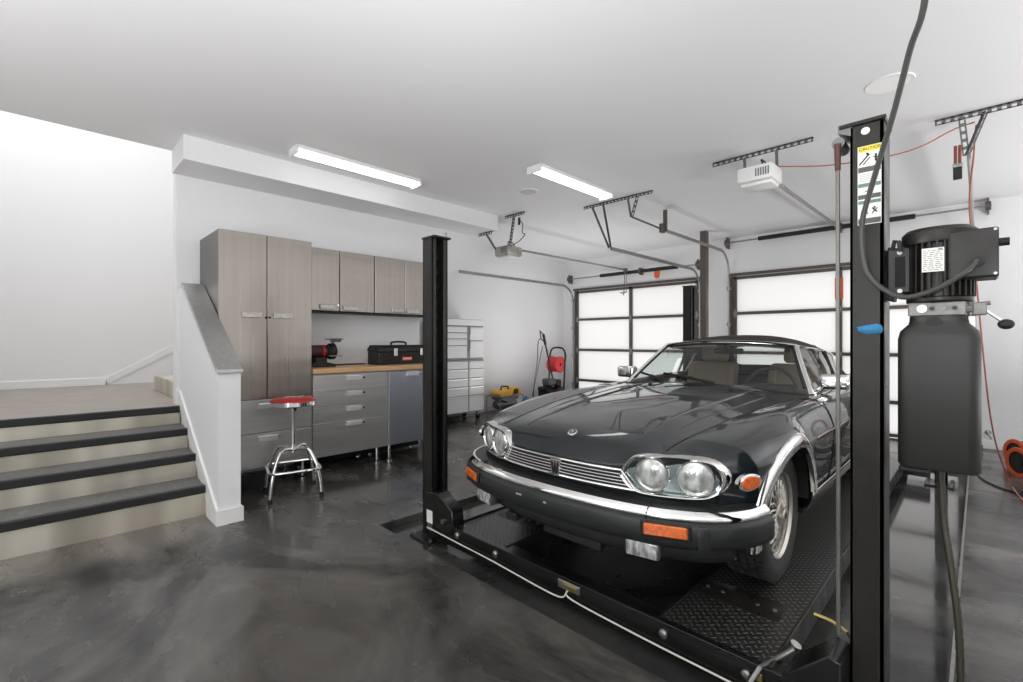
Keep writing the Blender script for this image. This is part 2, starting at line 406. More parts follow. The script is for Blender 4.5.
fill('trim_3', [(-3, -1.4, 4.1, 4.25, 0, ZC)], M['wall'])
# baseboards
fill('baseboard_back', [(XW-.014, XW, -5.2, D2[0]-.02, 0, .10), (XW-.014, XW, D2[1]+.02, D1[0]-.02, 0, .1), (XW-.014, XW, D1[1]+.02, 6.55, 0, .1)], M['trim'], .003)
fill('baseboard_far', [(3.5, XW-.014, 6.536, 6.55, 0, .1)], M['trim'], .003)
# stairs -------------------------------------------------------
SX0, SX1 = -1.4, .88
st_y = [4.14, 4.46, 4.76, 5.08]; st_z = [.225, .41, .575, .735]
b = MB(); b2 = MB(); b3 = MB()
for i in range(4):
    y, z = st_y[i], st_z[i]; zb = 0 if i == 0 else st_z[i-1]
    y2 = st_y[i+1]+.02 if i < 3 else 5.35
    b.box(SX0, SX1, y+.03, y+.05, zb-.03 if i else 0, z-.06)
    if i < 3: b2.box(SX0, SX1, y+.03, y2+.02, z-.03, z)
    b3.box(SX0, SX1, y, y+.05, z-.054, z+.003, bev=.006)
for (bb, n, mm) in ((b, 'stair_riser', 'riser'), (b2, 'stair_tread', 'tread'), (b3, 'stair_nosing', 'nosing')):
    struct(bb.build(n, M[mm]))
fill('floor_landing', [(SX0, .87, 5.12, 5.36, .60, .732), (SX0, 3.35, 5.36, 8.3, .60, .732)], M['landing'])
b = MB()
for k in range(5):      # upper flight, climbing to the right behind the wall
    x = .96+.29*k
    b.box(x, 3.35, 5.6, 7.12, .732+.17*k, .732+.17*(k+1), bev=.004)
struct(b.build('stair_upper_flight', M['riser']))
b = MB()
b.box(SX0, .62, 8.285, 8.3, .732, .83, bev=.003)
b.prism([(.60, .732), (.62, .83), (1.9, 1.6), (1.9, 1.48)], 'y', 8.285, 8.3)
struct(b.build('baseboard_stairwell', M['trim']))
# half wall beside the stairs
b = MB()
b.prism([(3.85, 0), (3.85, 1.095), (5.03, 1.80), (5.2, 1.80), (5.2, 0)], 'x', .89, 1.034)
struct(b.build('wall_half', M['wall']))
b = MB()
b.prism([(3.825, 1.088), (3.825, 1.116), (5.03, 1.841), (5.03, 1.811)], 'x', .872, 1.045, bev=.004)
struct(b.build('trim_4', M['capsteel']))
b = MB()
b.box(.8902, 1.050, 3.834, 3.85, 0, .105); b.box(1.034, 1.050, 3.85, 4.48, 0, .105, bev=.003)
b.prism([(3.834, 0), (3.834, .105), (4.05, .23), (5.12, .87), (5.2, .87), (5.2, .72), (5.08, .70), (4.14, .12), (4.14, 0)], 'x', .874, .89)
struct(b.build('baseboard_half_wall', M['trim']))
b = MB(); b.box(.868, .886, 5.15, 5.215, .735, .86, bev=.003); struct(b.build('trim_5', M['trim']))

# garage doors ---------------------------------------------------
def garage_door(name, y0, y1, ym, extra=None):
    root = struct(bpy.data.objects.new(name, None)); C.objects.link(root); root.location = (XW+.05, (y0+y1)/2, 0)
    rails = [.03, .48, 1.13, 1.78, DH-.03]
    f = MB(); xx = (XW-.005, XW+.045)
    for z in rails: f.box(*xx, y0+.03, y1-.03, z-.024, z+.024, bev=.003)
    for y in (y0+.04, ym, y1-.04): f.box(*xx, y-.036, y+.036, .0, DH, bev=.003)
    f.build('panel_frame', M['doorframe'], root)
    for i in range(4):
        for (a, c) in ((y0+.07, ym-.03), (ym+.03, y1-.07)):
            MB().box(XW+.012, XW+.022, a, c, rails[i]+.02, rails[i+1]-.02).build('frosted_pane', M['frost'], root)
    g = MB(); g.box(XW-.03, XW+.03, y0-.05, y1+.05, DH+.005, DH+.05, bev=.004)
    g.box(XW-.012, XW+.05, y0-.03, y0+.005, 0, DH, bev=.003); g.box(XW-.012, XW+.05, y1-.005, y1+.03, 0, DH, bev=.003)
    g.build('door_casing', M['doorframe'], root)
    for y in (y0+.05, ym, y1-.05):
        for z in (.48, 1.13, 1.78):
            h = MB(); h.prism([(y-.035, z), (y, z+.085), (y+.035, z), (y, z-.085)], 'x', XW-.014, XW-.004)
            h.cyl((XW-.03, y, z), (XW-.01, y, z), .014, seg=8); h.build('hinge', M['zinc'], root)
    return root
d1 = garage_door('door_1', D1[0], D1[1], 4.87)
d2 = garage_door('door_2', D2[0], D2[1], 1.45)
def gtrack(parent, y, zt, x0):
    p = [(XW-.06, y, .02), (XW-.06, y, zt-.35)]
    for k in range(1, 9):
        a = k/8*PI/2; p.append((XW-.06-.35*(1-math.cos(a)), y, zt-.35+.35*math.sin(a)))
    p.append((x0, y, zt))
    t = MB()
    # a rolled channel: web plus two lips
    t.tube(p, .026, 8, flat=(.5, 1.0)); t.build('roller_track', M['zinc'], parent)
    k = MB()
    for z in (.4, 1.0, 1.6, 2.2): k.box(XW-.075, XW, y-.03, y+.03, z-.03, z+.03, bev=.003)
    k.build('track_bracket', M['zinc'], parent)
gtrack(d1, D1[1]+.03, 2.50, 5.0); gtrack(d1, D1[0]-.03, 2.55, 5.34)
gtrack(d2, D2[1]+.03, 2.80, 5.77); gtrack(d2, D2[0]-.06, 2.74, 5.0)
MB().box(XW-.02, XW-.006, 1.40, 1.50, 1.93, 2.24, bev=.003).build('orange_warning_strip', M['orange'], d2)
def perforated(b, x, y0, y1, z, w=.035):
    """slotted angle along y hanging under the ceiling"""
    n = max(1, int(abs(y1-y0)/.05)); a, c = min(y0, y1), max(y0, y1)
    b.box(x-w/2, x+w/2, a, c, z-.004, z)
    b.box(x-w/2, x-w/2+.004, a, c, z-w, z-w+.008); b.box(x-w/2, x-w/2+.004, a, c, z-.012, z)
    for k in range(n+1):
        y = a+(c-a)*k/n; b.box(x-w/2, x-w/2+.004, max(a, y-.012), min(c, y+.012), z-w, z)
def strap(b, p, q, w=.032, holes=True):
    p, q = Vector(p), Vector(q); L = (q-p).length; Mx = along(p, q-p)
    if not holes: b.box(-w/2, w/2, -.008, .008, 0, L, M=Mx); return
    n = max(2, int(L/.05))
    b.box(-w/2, -w/2+.009, -.003, .003, 0, L, M=Mx); b.box(w/2-.009, w/2, -.003, .003, 0, L, M=Mx); b.box(-w/2, -w/2+.004, -.003, .022, 0, L, M=Mx)
    for k in range(n+1):
        z = L*k/n; b.box(-w/2, w/2, -.003, .003, max(0, z-.012), min(L, z+.012), M=Mx)
# track hangers
t = thing('track_hanger', 'grey steel hanger carrying the two middle door tracks from the ceiling', 'bracket', (4.96, 3.1, ZC), group='door track hangers')
b = MB(); perforated(b, 4.96, 2.66, 3.62, ZC); b.build('ceiling_angle', M['angle'], t)
for (y, z) in ((3.12, 0), (2.9, 0)): pass
b = MB(); strap(b, (4.96, 3.50, ZC-.02), (5.30, 3.47, 2.55)); strap(b, (4.97, 3.33, ZC-.02), (5.31, 3.44, 2.56)); b.build('diagonal_strap', M['angle'], t)
b = MB(); strap(b, (4.96, 2.98, ZC-.02), (5.05, 2.99, 2.82)); strap(b, (4.97, 2.86, ZC-.02), (5.05, 2.98, 2.83)); strap(b, (5.05, 2.98, 2.82), (5.78, 2.98, 2.80), .02, False); b.build('arm_strap', M['angle'], t)
b = MB(); b.box(5.72, 5.80, 2.93, 2.98, 2.74, 2.86, bev=.006); b.box(5.77, 5.80, 2.90, 2.95, 2.76, 3.04, bev=.003); b.build('end_clamp', M['doorframe'], t)
t = thing('track_hanger', 'slotted steel hanger with red wire, upper edge of ceiling above the pump motor', 'bracket', (4.97, .0, ZC), group='door track hangers')
b = MB(); perforated(b, 4.97, -.55, .25, ZC, .045); b.build('ceiling_angle', M['angle'], t)
b = MB(); strap(b, (4.97, .10, ZC-.02), (5.0, .075, 2.74), .04); strap(b, (4.97, -.03, ZC-.02), (5.01, .07, 2.74), .04); b.build('diagonal_strap', M['angle'], t)
# torsion springs
def spring_bar(label, y0, y1, s0, s1, z, mid, red=False):
    t = thing('torsion_spring', label, 'door spring', (XW-.12, (y0+y1)/2, z), group='springs over the garage doors')
    x = XW-.12
    MB().cyl((x, y0, z), (x, y1, z), .012, seg=10).build('shaft', M['zinc'], t)
    b = MB(); p = []
    n = int(abs(s1-s0)/.012)
    prof = []
    for k in range(n+1):
        zz = min(s0, s1)+abs(s1-s0)*k/n; prof.append((.031 if k % 2 else .036, zz))
    b.lathe(prof, M=Matrix.Translation((x, 0, z)) @ Matrix.Rotation(-PI/2, 4, 'X'), seg=12); b.build('coil', M['blackmatte'], t)
    for y in (y0+.03, y1-.03):
        b = MB(); b.cyl((x, y-.025, z), (x, y+.025, z), .055, seg=16); b.box(x-.03, XW-.002, y-.008, y+.008, z-.09, z+.09, bev=.004); b.build('cable_drum', M['doorframe'], t)
    b = MB(); b.cyl((x, mid-.03, z), (x, mid+.03, z), .05, seg=14); b.box(x-.03, XW-.002, mid-.006, mid+.006, z-.07, z+.07, bev=.004); b.build('centre_bearing', M['doorframe'], t)
    if red: MB().prism([(mid-.42, z-.035), (mid-.30, z-.035), (mid-.31, z-.15), (mid-.36, z-.18), (mid-.41, z-.15)], 'x', x-.02, x-.016).build('hanging_tag', M['orange'], t)
    return t
spring_bar('black coil spring on the shaft over the left garage door', 3.45, 6.33, 3.85, 5.50, 2.655, 4.60, True)
spring_bar('black coil spring on the shaft over the right garage door', -.1, 3.02, .60, 2.50, 2.955, 1.42)
# steel column between the doors
b = MB(); b.box(7.34, 7.44, 3.03, 3.13, 0, ZC, bev=.006)
tag(b.build('steel_column', M['doorframe']), 'square dark steel column rising to the ceiling between the two doors', 'column')

# openers
OW = .15
def opener(label, yc, x0, zh, x1, z1, w, brackets, chain=True):
    t = thing('garage_door_opener', label, 'door opener', (x0, yc, zh), group='garage door openers')
    b = MB(); b.box(x0-OW, x0+OW, yc-w/2, yc+w/2, zh-.055, zh+.085, bev=.025, seg=2); b.build('power_head', M['alu'] if not chain else M['white'], t)
    b = MB(); b.box(x0-OW+.04, x0+OW-.04, yc-w/2+.02, yc+w/2-.02, zh-.085, zh-.052, bev=.015, seg=2); b.build('lamp_cover', M['lampoff'], t)
    b = MB()
    for k in range(6): b.box(x0-OW-.002, x0-OW+.002, yc-w/2+.03+k*.02, yc-w/2+.04+k*.02, zh-.02, zh+.05)
    b.build('vent_grille', M['angle'], t)
    b = MB(); b.tube([(x0+.1, yc, zh+.075), (x1, yc, z1)], .018, 8, flat=(1.2, 1)); b.build('drive_rail', M['zinc'], t)
    b = MB(); b.box(x1-.04, x1+.02, yc-.03, yc+.03, z1-.04, z1+.03, bev=.004); b.tube([(x1-.05, yc, z1-.03), (x1-.03, yc, z1-.22), (x1-.08, yc, z1-.50)], .010, 8)
    b.build('header_bracket', M['angle'], t)
    b = MB()
    for br in brackets: br(b)
    b.build('hanging_strap', M['angle'], t)
    b = MB(); b.tube(bez([(x0-.05, yc-.05, zh+.085), (x0-.02, yc-.02, zh+.16), (x0+.06, yc-.03, zh+.15), (x0+.1, yc-.06, zh+.07)]), .007, 6); b.build('wire', M['blackmatte'], t)
    return t
def br2(b):
    perforated(b, 4.63, 1.0, 1.84, ZC, .04)
    strap(b, (4.63, 1.55, ZC-.02), (4.65, 1.55, 2.86)); strap(b, (4.63, 1.28, ZC-.02), (4.65, 1.28, 2.86))
o2 = opener('white garage door opener under the ceiling near the right lift post', 1.42, 4.62, 2.80, 7.95, 2.93, .30, [br2])
def br1(b):
    perforated(b, 4.56, 4.30, 4.66, ZC, .04); strap(b, (4.56, 4.50, ZC-.02), (4.72, 4.74, 2.68))
    perforated(b, 4.42, 4.78, 5.06, 2.845, .04); strap(b, (4.42, 4.92, 2.83), (4.60, 4.92, 2.64))
o1 = opener('grey garage door opener by the far end of the ceiling beam', 4.86, 4.80, 2.60, 8.0, 2.70, .28, [br1], chain=False)
b = MB(); b.tube(bez([(4.58, 4.44, 2.98), (4.60, 4.38, 2.90), (4.63, 4.42, 2.80), (4.60, 4.34, 2.76), (4.66, 4.5, 2.70), (4.7, 4.7, 2.67)]), .006, 6)
b.box(4.575, 4.60, 4.42, 4.45, 2.90, 3.0, bev=.004); b.build('power_plug', M['blackmatte'], o1)
# emergency pull cord with hook of the left opener
b = MB(); b.cyl((7.9, 4.78, 2.66), (7.9, 4.78, 2.26), .006, seg=6); b.tube([(7.9, 4.78, 2.26), (7.88, 4.84, 2.24), (7.88, 4.90, 2.25)], .012, 8); b.build('release_cord', M['angle'], o1)

# ceiling lamps
def tube_lamp(label, x0, x1, y0, y1):
    t = thing('ceiling_lamp', label, 'ceiling light', ((x0+x1)/2, (y0+y1)/2, ZC), group='tube lamps on the ceiling')
    z = ZC
    b = MB(); b.box(x0, x1, y0, y1, z-.03, z, bev=.004); b.build('housing', M['trim'], t)
    b = MB(); ys = y0+.015, y1-.015
    n = 8; prof = [(ys[0]+(ys[1]-ys[0])*k/n, z-.028-.042*math.sin(PI*k/n)**.6) for k in range(n+1)]
    b.prism(prof, 'x', x0+.012, x1-.012); b.build('diffuser', M['light'], t)
    for xa, xb in ((x0-.004, x0+.014), (x1-.014, x1+.004)): MB().box(xa, xb, y0, y1, z-.072, z-.001, bev=.004).build('end_cap', M['trim'], t)
    return t
tube_lamp('long white tube lamp on the ceiling above the steel cabinets', 1.58, 2.87, 4.23, 4.42)
tube_lamp('long white tube lamp on the ceiling above the car bonnet', 3.42, 4.68, 3.01, 3.20)
def disc(name, label, cat, x, y, r, m, parts):
    t = thing(name, label, cat, (x, y, ZC))
    MB().lathe([(r*.82, ZC-.004), (r, ZC-.008), (r+.006, ZC), (r*.80, ZC)], M=Matrix.Translation((x, y, 0)), seg=40).build('rim_ring', M['trim'], t)
    MB().lathe([(0, ZC-.005), (r*.86, ZC-.005)], M=Matrix.Translation((x, y, 0)), seg=40).build(parts, m, t)
    return t
disc('ceiling_speaker', 'round pale speaker grille flush in the ceiling between the two tube lamps', 'speaker', 3.98, 3.70, .115, M['mesh'], 'speaker_grille')
disc('recessed_downlight', 'round white recessed downlight in the ceiling above the right lift post', 'ceiling light', 4.02, .43, .13, M['lampoff'], 'lens')
# ================================================================ steel cabinets and what stands on them
YF = 4.55
def handle(root_or_door, x, y, z, w=.16, m='satin'):
    """flat bright pull: a folded lip across a recessed dark strip, with a lock"""
    b = MB(); b.box(x-w/2, x+w/2, y-.022, y, z+.004, z+.024, bev=.003); b.box(x-w/2, x+w/2, y-.024, y-.018, z-.024, z+.02, bev=.003)
    b.box(x-w/2, x-w/2+.012, y-.02, y, z-.024, z+.02, bev=.002); b.box(x+w/2-.012, x+w/2, y-.02, y, z-.024, z+.02, bev=.002)
    return b.build('handle', M[m], root_or_door)
def lock(parent, x, y, z):
    MB().cyl((x, y, z), (x, y-.012, z), .011, seg=12).build('lock', M['chrome'], parent)
def levelling_foot(root, x, y, z):
    b = MB(); b.cyl((x, y, 0.012), (x, y, z), .016, seg=12); b.lathe([(0, 0), (.036, 0), (.036, .01), (.018, .022), (0, .022)], M=Matrix.Translation((x, y, 0)), seg=16)
    return b.build('foot', M['chrome'], root)
def front(root, name, x0, x1, z0, z1, y, hx=None, hz=None, vert=True, hm='satin', lk=None):
    m = M['steel'] if vert is True else (M['steelb'] if vert == 'blue' else M['steelh'])
    d = MB().box(x0+.003, x1-.003, y-.02, y, z0+.003, z1-.003, bev=.004).build(name, m, root)
    if hx is not None: handle(d, hx, y-.02, hz, m=hm)
    if lk: lock(d, lk[0], y-.02, lk[1])
    return d
# tall locker: two doors over two drawers
t = thing('tall_cabinet', 'tall brushed steel locker with two doors over wide drawers, beside the stair wall', 'cabinet', (1.43, 4.9, 0))
b = MB(); b.box(1.049, 1.83, YF+.002, 5.19, .185, 2.27, bev=.004); b.build('carcass', M['steeldark'], t)
front(t, 'door', 1.046, 1.43, .80, 2.27, YF, 1.30, 1.548, hm='alu', lk=(1.415, 1.53))
front(t, 'door', 1.43, 1.83, .80, 2.27, YF, 1.56, 1.548, hm='alu', lk=(1.448, 1.53))
front(t, 'drawer', 1.046, 1.83, .50, .80, YF, 1.43, .74, False)
front(t, 'drawer', 1.046, 1.83, .185, .50, YF, 1.43, .45, False, lk=(1.53, .455))
for x in (1.10, 1.78):
    for y in (4.64, 5.1): levelling_foot(t, x, y, .19)
# four-drawer base cabinet
t = thing('drawer_cabinet', 'steel base cabinet with a stack of four drawers beside the red stool', 'cabinet', (2.24, 4.9, 0))
MB().box(1.835, 2.648, YF+.002, 5.18, .185, .995, bev=.004).build('carcass', M['steelh'], t)
for (z0, z1, hz) in ((.825, .99, .945), (.675, .825, .79), (.52, .675, .635), (.185, .52, .485)):
    front(t, 'drawer', 1.835, 2.648, z0, z1, YF, 2.25, hz, False, lk=(2.36, hz) if z0 > .5 or z0 < .2 else None)
for x in (1.91, 2.57):
    for y in (4.64, 5.08): levelling_foot(t, x, y, .19)
# base cabinet with one door
t = thing('base_cabinet', 'bluish steel base cabinet with a single door next to the lift post', 'cabinet', (3.0, 4.9, 0))
MB().box(2.652, 3.36, YF+.002, 5.18, .185, .995, bev=.004).build('carcass', M['steelh'], t)
front(t, 'door', 2.652, 3.09, .185, .99, YF, 2.95, .955, 'blue', lk=(3.06, .95))
front(t, 'door', 3.09, 3.36, .185, .99, YF, 3.2, .955, 'blue')
for x in (2.72, 3.28):
    for y in (4.64, 5.08): levelling_foot(t, x, y, .19)
# plinth shadow board of the run
b = MB(); b.box(1.84, 3.35, 5.0, 5.02, .02, .18, bev=.003)
tag(b.build('kick_board', M['blackmatte']), 'dark kick board set back beneath the steel base cabinets', 'kick board')
b = MB(); b.box(1.835, 3.38, 4.515, 5.195, 1.0, 1.05, bev=.006)
tag(b.build('worktop', M['wood']), 'light butcher block worktop on the steel base cabinets', 'worktop')
# wall cabinets
for (x0, x1, lab, hs) in ((1.84, 2.655, 'steel wall cabinet of two doors next to the tall locker, above the grinder', (2.11, 2.36)), (2.66, 3.50, 'steel wall cabinet of two doors above the black toolbox, partly behind the lift post', (2.95, 3.16))):
    t = thing('wall_cabinet', lab, 'cabinet', ((x0+x1)/2, 5.0, 1.63), group='steel wall cabinets')
    MB().box(x0, x1, 4.862, 5.195, 1.625, 2.285, bev=.004).build('carcass', M['blackmatte'], t)
    xm = (x0+x1)/2 if x0 < 2 else 3.055
    front(t, 'door', x0, xm, 1.635, 2.285, 4.86, hs[0], 1.678, hm='alu', lk=(xm-.02, 1.70) if x0 < 2 else None)
    front(t, 'door', xm, x1, 1.635, 2.285, 4.86, hs[1], 1.678, hm='alu')
# black strip mat and bench grinder
b = MB(); b.box(2.0, 2.66, 5.06, 5.12, 1.051, 1.062, bev=.003)
tag(b.build('straight_edge', M['blackmatte']), 'flat black bar lying at the back of the worktop between grinder and toolbox', 'bar')
t = thing('bench_grinder', 'black and red bench grinder with a raised lamp shield on the worktop', 'grinder', (2.08, 4.9, 1.051))
gx, gy, gz = 2.07, 4.88, 1.21
MB().prism([(1.93, 1.051), (2.20, 1.051), (2.18, 1.08), (2.10, 1.10), (2.10, 1.15), (1.98, 1.15), (1.98, 1.10), (1.95, 1.08)], 'y', gy-.07, gy+.07, bev=.006).build('base', M['blackmatte'], t)
b = MB(); b.lathe([(0, -.12), (.05, -.12), (.068, -.10), (.068, .07), (.05, .09), (0, .09)], M=Matrix.Translation((gx-.03, gy, gz)) @ Matrix.Rotation(PI/2, 4, 'Y'), seg=24)
b.build('motor', M['maroon'], t)
b = MB(); b.lathe([(0, -.03), (.075, -.03), (.085, -.02), (.085, .03), (.07, .04), (0, .04)], M=Matrix.Translation((gx+.10, gy, gz)) @ Matrix.Rotation(PI/2, 4, 'Y'), seg=28)
b.build('wheel_guard', M['blackmatte'], t)
MB().lathe([(0, -.035), (.055, -.035), (.06, -.03), (.06, .046), (0, .046)], M=Matrix.Translation((gx+.10, gy, gz)) @ Matrix.Rotation(PI/2, 4, 'Y'), seg=28).build('grinding_wheel', M['inkg'], t)
MB().lathe([(.062, -.055), (.07, -.055), (.07, -.035), (.062, -.035)], M=Matrix.Translation((gx+.05, gy, gz)) @ Matrix.Rotation(PI/2, 4, 'Y'), seg=24, closed=True).build('collar', M['redpl'], t)
b = MB(); b.tube([(gx+.10, gy-.03, gz+.07), (gx+.11, gy-.06, gz+.13)], .009, 8); b.box(gx+.02, gx+.19, gy-.11, gy-.02, gz+.125, gz+.135, bev=.004); b.box(gx+.04, gx+.16, gy-.12, gy-.11, gz+.10, gz+.138, bev=.003)
b.build('eye_shield', M['inkg'], t)
MB().box(gx+.02, gx+.16, gy-.15, gy-.08, gz-.05, gz-.04, bev=.003).build('tool_rest', M['zinc'], t)
# toolbox
t = thing('toolbox', 'black metal toolbox with top handle and orange badge on the worktop', 'toolbox', (2.98, 4.88, 1.051))
x0, x1, y0, y1, z = 2.655, 3.31, 4.74, 5.0, 1.051
MB().box(x0, x1, y0, y1, z, z+.145, bev=.006).build('body', M['black'], t)
MB().prism([(y0-.004, z+.147), (y0-.004, z+.18), (y0+.05, z+.222), (y1-.05, z+.222), (y1+.004, z+.18), (y1+.004, z+.147)], 'x', x0-.004, x1+.004, bev=.004).build('lid', M['black'], t)
xm = (x0+x1)/2
MB().tube(bez([(xm-.10, 4.87, z+.222), (xm-.09, 4.87, z+.252), (xm, 4.87, z+.26), (xm+.09, 4.87, z+.252), (xm+.10, 4.87, z+.222)]), .011, 8).build('carry_handle', M['blackmatte'], t)
for x in (x0+.21, x1-.09): MB().box(x-.022, x+.022, y0-.014, y0-.003, z+.10, z+.185, bev=.004).build('latch', M['satin'], t)
bd = MB().box(xm-.03, xm+.10, y0-.006, y0-.001, z+.045, z+.085, bev=.002).build('badge', M['orange'], t)
b = MB()
for k in range(6): b.box(xm-.02+k*.019, xm-.008+k*.019, y0-.008, y0-.006, z+.058, z+.072)
b.build('badge_lettering', M['paper'], bd)

# workshop stool --------------------------------------------------------
t = thing('workshop_stool', 'chrome workshop stool with a round red vinyl seat in front of the steel cabinets', 'stool', (1.535, 4.2, 0))
sx, sy = 1.535, 4.2
T0 = Matrix.Translation((sx, sy, 0))
MB().lathe([(0, .838), (.09, .836), (.15, .828), (.178, .812), (.180, .800), (.0, .80)], M=T0, seg=40).build('seat_cushion', M['red'], t)
MB().lathe([(.174, .803), (.185, .803), (.187, .772), (.17, .764), (0, .764), (0, .77), (.165, .772), (.174, .78)], M=T0, seg=40).build('seat_band', M['chrome'], t)
b = MB()   # pale script mark on the vinyl
b.tube([(sx-.07, sy-.01, .8375), (sx-.03, sy+.03, .839), (sx-.02, sy-.03, .839), (sx+.02, sy+.03, .839), (sx+.03, sy-.03, .839), (sx+.10, sy+.04, .837)], .010, 6, flat=(1, .3))
b.build('seat_emblem', M['paper'], t)
b = MB(); b.box(sx-.06, sx+.06, sy-.05, sy+.05, .745, .765, bev=.004); b.cyl((sx+.02, sy-.02, .75), (sx-.02, sy-.09, .735), .01, seg=8); b.build('swivel_plate', M['blackmatte'], t)
MB().lathe([(0, .46), (.015, .46), (.015, .75), (0, .75)], M=T0, seg=16).build('inner_column', M['chrome'], t)
MB().lathe([(0, .36), (.022, .36), (.022, .56), (.017, .565), (0, .565)], M=T0, seg=16).build('outer_column', M['chrome'], t)
R = .278
for k in range(4):
    a = math.radians(32+90*k); dx, dy = math.cos(a), math.sin(a)
    pth = bez([(sx+dx*.018, sy+dy*.018, .385), (sx+dx*.09, sy+dy*.09, .40), (sx+dx*.16, sy+dy*.16, .385), (sx+dx*.225, sy+dy*.225, .27), (sx+dx*.263, sy+dy*.263, .13), (sx+dx*R, sy+dy*R, .02)], 30)
    lg = MB().tube(pth, .0145, 12).build('leg', M['chrome'], t)
    MB().cyl((sx+dx*R, sy+dy*R, 0), (sx+dx*R, sy+dy*R, .04), .019, seg=12).build('rubber_tip', M['blackmatte'], lg)
pts = []
for k in range(4):
    a0 = math.radians(32+90*k)
    for da in (-9, -3, 3, 9):
        a = a0+math.radians(da); r = .243 if abs(da) > 4 else .252; pts.append((sx+r*math.cos(a), sy+r*math.sin(a), .235))
MB().tube(pts, .0115, 10, closed=True).build('foot_ring', M['chrome'], t)

# white tool chest -------------------------------------------------------
t = thing('tool_chest', 'tall white rolling tool chest with two columns of drawers against the far wall', 'tool chest', (4.92, 6.25, 0))
x0, x1, y0, y1 = 4.42, 5.34, 6.0, 6.5
MB().box(x0, x1, y0+.004, y1, .13, 1.01, bev=.008).build('lower_body', M['chest'], t)
MB().box(x0+.01, x1-.01, y0+.004, y1-.04, 1.014, 1.68, bev=.008).build('upper_body', M['chest'], t)
xm = 4.99
def drw(xa, xb, za, zb):
    d = MB().box(xa, xb, y0-.016, y0+.003, za+.003, zb-.009, bev=.003).build('drawer', M['white'], t)
    MB().box(xa+.015, xb-.015, y0-.03, y0-.0165, zb-.032, zb-.014, bev=.003).build('drawer_pull', M['satin'], d)
for za, zb in ((.15, .42), (.42, .57), (.57, .71), (.71, .86), (.86, .99)):
    drw(x0+.02, xm-.012, za, zb); drw(xm+.012, x1-.02, za, zb)
for za, zb in ((1.04, 1.25), (1.25, 1.36), (1.36, 1.46), (1.46, 1.56)): drw(x0+.03, xm-.035, za, zb)
for za, zb in ((1.04, 1.33), (1.33, 1.56)): drw(xm+.03, x1-.03, za, zb)
MB().box(x0+.01, x1-.01, y0-.012, y0+.003, 1.575, 1.675, bev=.004).build('lid_front', M['white'], t)
b = MB(); b.tube([(x1, y0+.06, 1.28), (x1+.035, y0+.06, 1.28), (x1+.035, y1-.08, 1.28), (x1, y1-.08, 1.28)], .011, 8); b.build('side_handle', M['satin'], t)
for x in (x0+.08, x1-.08):
    for y in (y0+.07, y1-.07):
        w = MB(); w.cyl((x-.016, y, .05), (x+.016, y, .05), .05, seg=18); wo = w.build('caster', M['blackmatte'], t)
        MB().box(x-.026, x+.026, y-.03, y+.03, .06, .128, bev=.004).build('caster_fork', M['zinc'], wo)
MB().cyl((xm, y0-.02, 1.17), (xm, y0-.006, 1.17), .012, seg=12).build('lock', M['chrome'], t)
b = MB()
for z in (1.18, 1.42): b.tube([(xm-.03, y0-.02, z), (xm+.028, y0-.02, z+.02), (xm+.028, y0-.02, z+.13), (xm-.03, y0-.02, z+.15)], .005, 6)
b.build('cable_loop', M['angle'], t)

# pressure washer ---------------------------------------------------------
wx, wy = 7.25, 6.15
t = thing('pressure_washer', 'pressure washer with red hose drum, black engine and tall handle by the far corner', 'pressure washer', (wx, wy, 0))
for s in (-1, 1):
    w_ = MB().lathe([(0, -.03), (.08, -.03), (.13, -.028), (.13, .028), (.08, .03), (0, .03)], M=Matrix.Translation((wx+.12+s*.0, wy+s*.25, .13)) @ Matrix.Rotation(PI/2, 4, 'X'), seg=24).build('wheel', M['rubber'], t)
    MB().lathe([(0, -.034), (.07, -.034), (.07, .034), (0, .034)], M=Matrix.Translation((wx+.12, wy+s*.25, .13)) @ Matrix.Rotation(PI/2, 4, 'X'), seg=20).build('wheel_hub', M['maroon'], w_)
b = MB()
for s in (-1, 1): b.tube([(wx-.30, wy+s*.2, .06), (wx+.12, wy+s*.2, .10), (wx+.2, wy+s*.2, .35), (wx+.24, wy+s*.2, .9)], .016, 8)
b.tube([(wx-.30, wy-.2, .06), (wx-.30, wy+.2, .06)], .016, 8); b.build('frame', M['blackmatte'], t)
MB().tube(bez([(wx+.24, wy-.2, .9), (wx+.25, wy-.2, 1.05), (wx+.25, wy-.12, 1.17), (wx+.25, wy+.12, 1.17), (wx+.25, wy+.2, 1.05), (wx+.24, wy+.2, .9)], 30), .018, 8).build('push_handle', M['blackmatte'], t)
b = MB(); b.box(wx-.20, wx+.08, wy-.16, wy+.16, .10, .34, bev=.03); b.lathe([(0, 0), (.11, 0), (.12, .05), (.09, .10), (0, .10)], M=Matrix.Translation((wx-.06, wy, .34)), seg=20)
b.box(wx-.02, wx+.14, wy-.2, wy-.03, .42, .55, bev=.02); b.cyl((wx-.18, wy-.1, .36), (wx-.18, wy+.12, .36), .05, seg=14); b.build('engine', M['blackmatte'], t)
b = MB(); b.box(wx-.24, wx-.02, wy-.20, wy+.02, .44, .58, bev=.03); b.build('air_filter', M['inkg'], t)
b = MB(); b.sphere((wx+.14, wy-.10, .32), .12, 18, (.9, 1, .95)); b.build('fuel_tank', M['maroon'], t)
b = MB(); b.lathe([(.16, -.125), (.17, -.115), (.155, -.10), (.155, .10), (.17, .115), (.16, .125), (.03, .115), (.03, -.115)], M=Matrix.Translation((wx+.20, wy, .84)) @ Matrix.Rotation(PI/2, 4, 'X'), seg=28); b.build('hose_drum', M['redpl'], t)
b = MB(); b.tube([(wx-.02, wy-.10, .55), (wx-.15, wy-.10, .95), (wx-.25, wy-.1, 1.25)], .016, 8); b.build('spray_lance', M['blackmatte'], t)
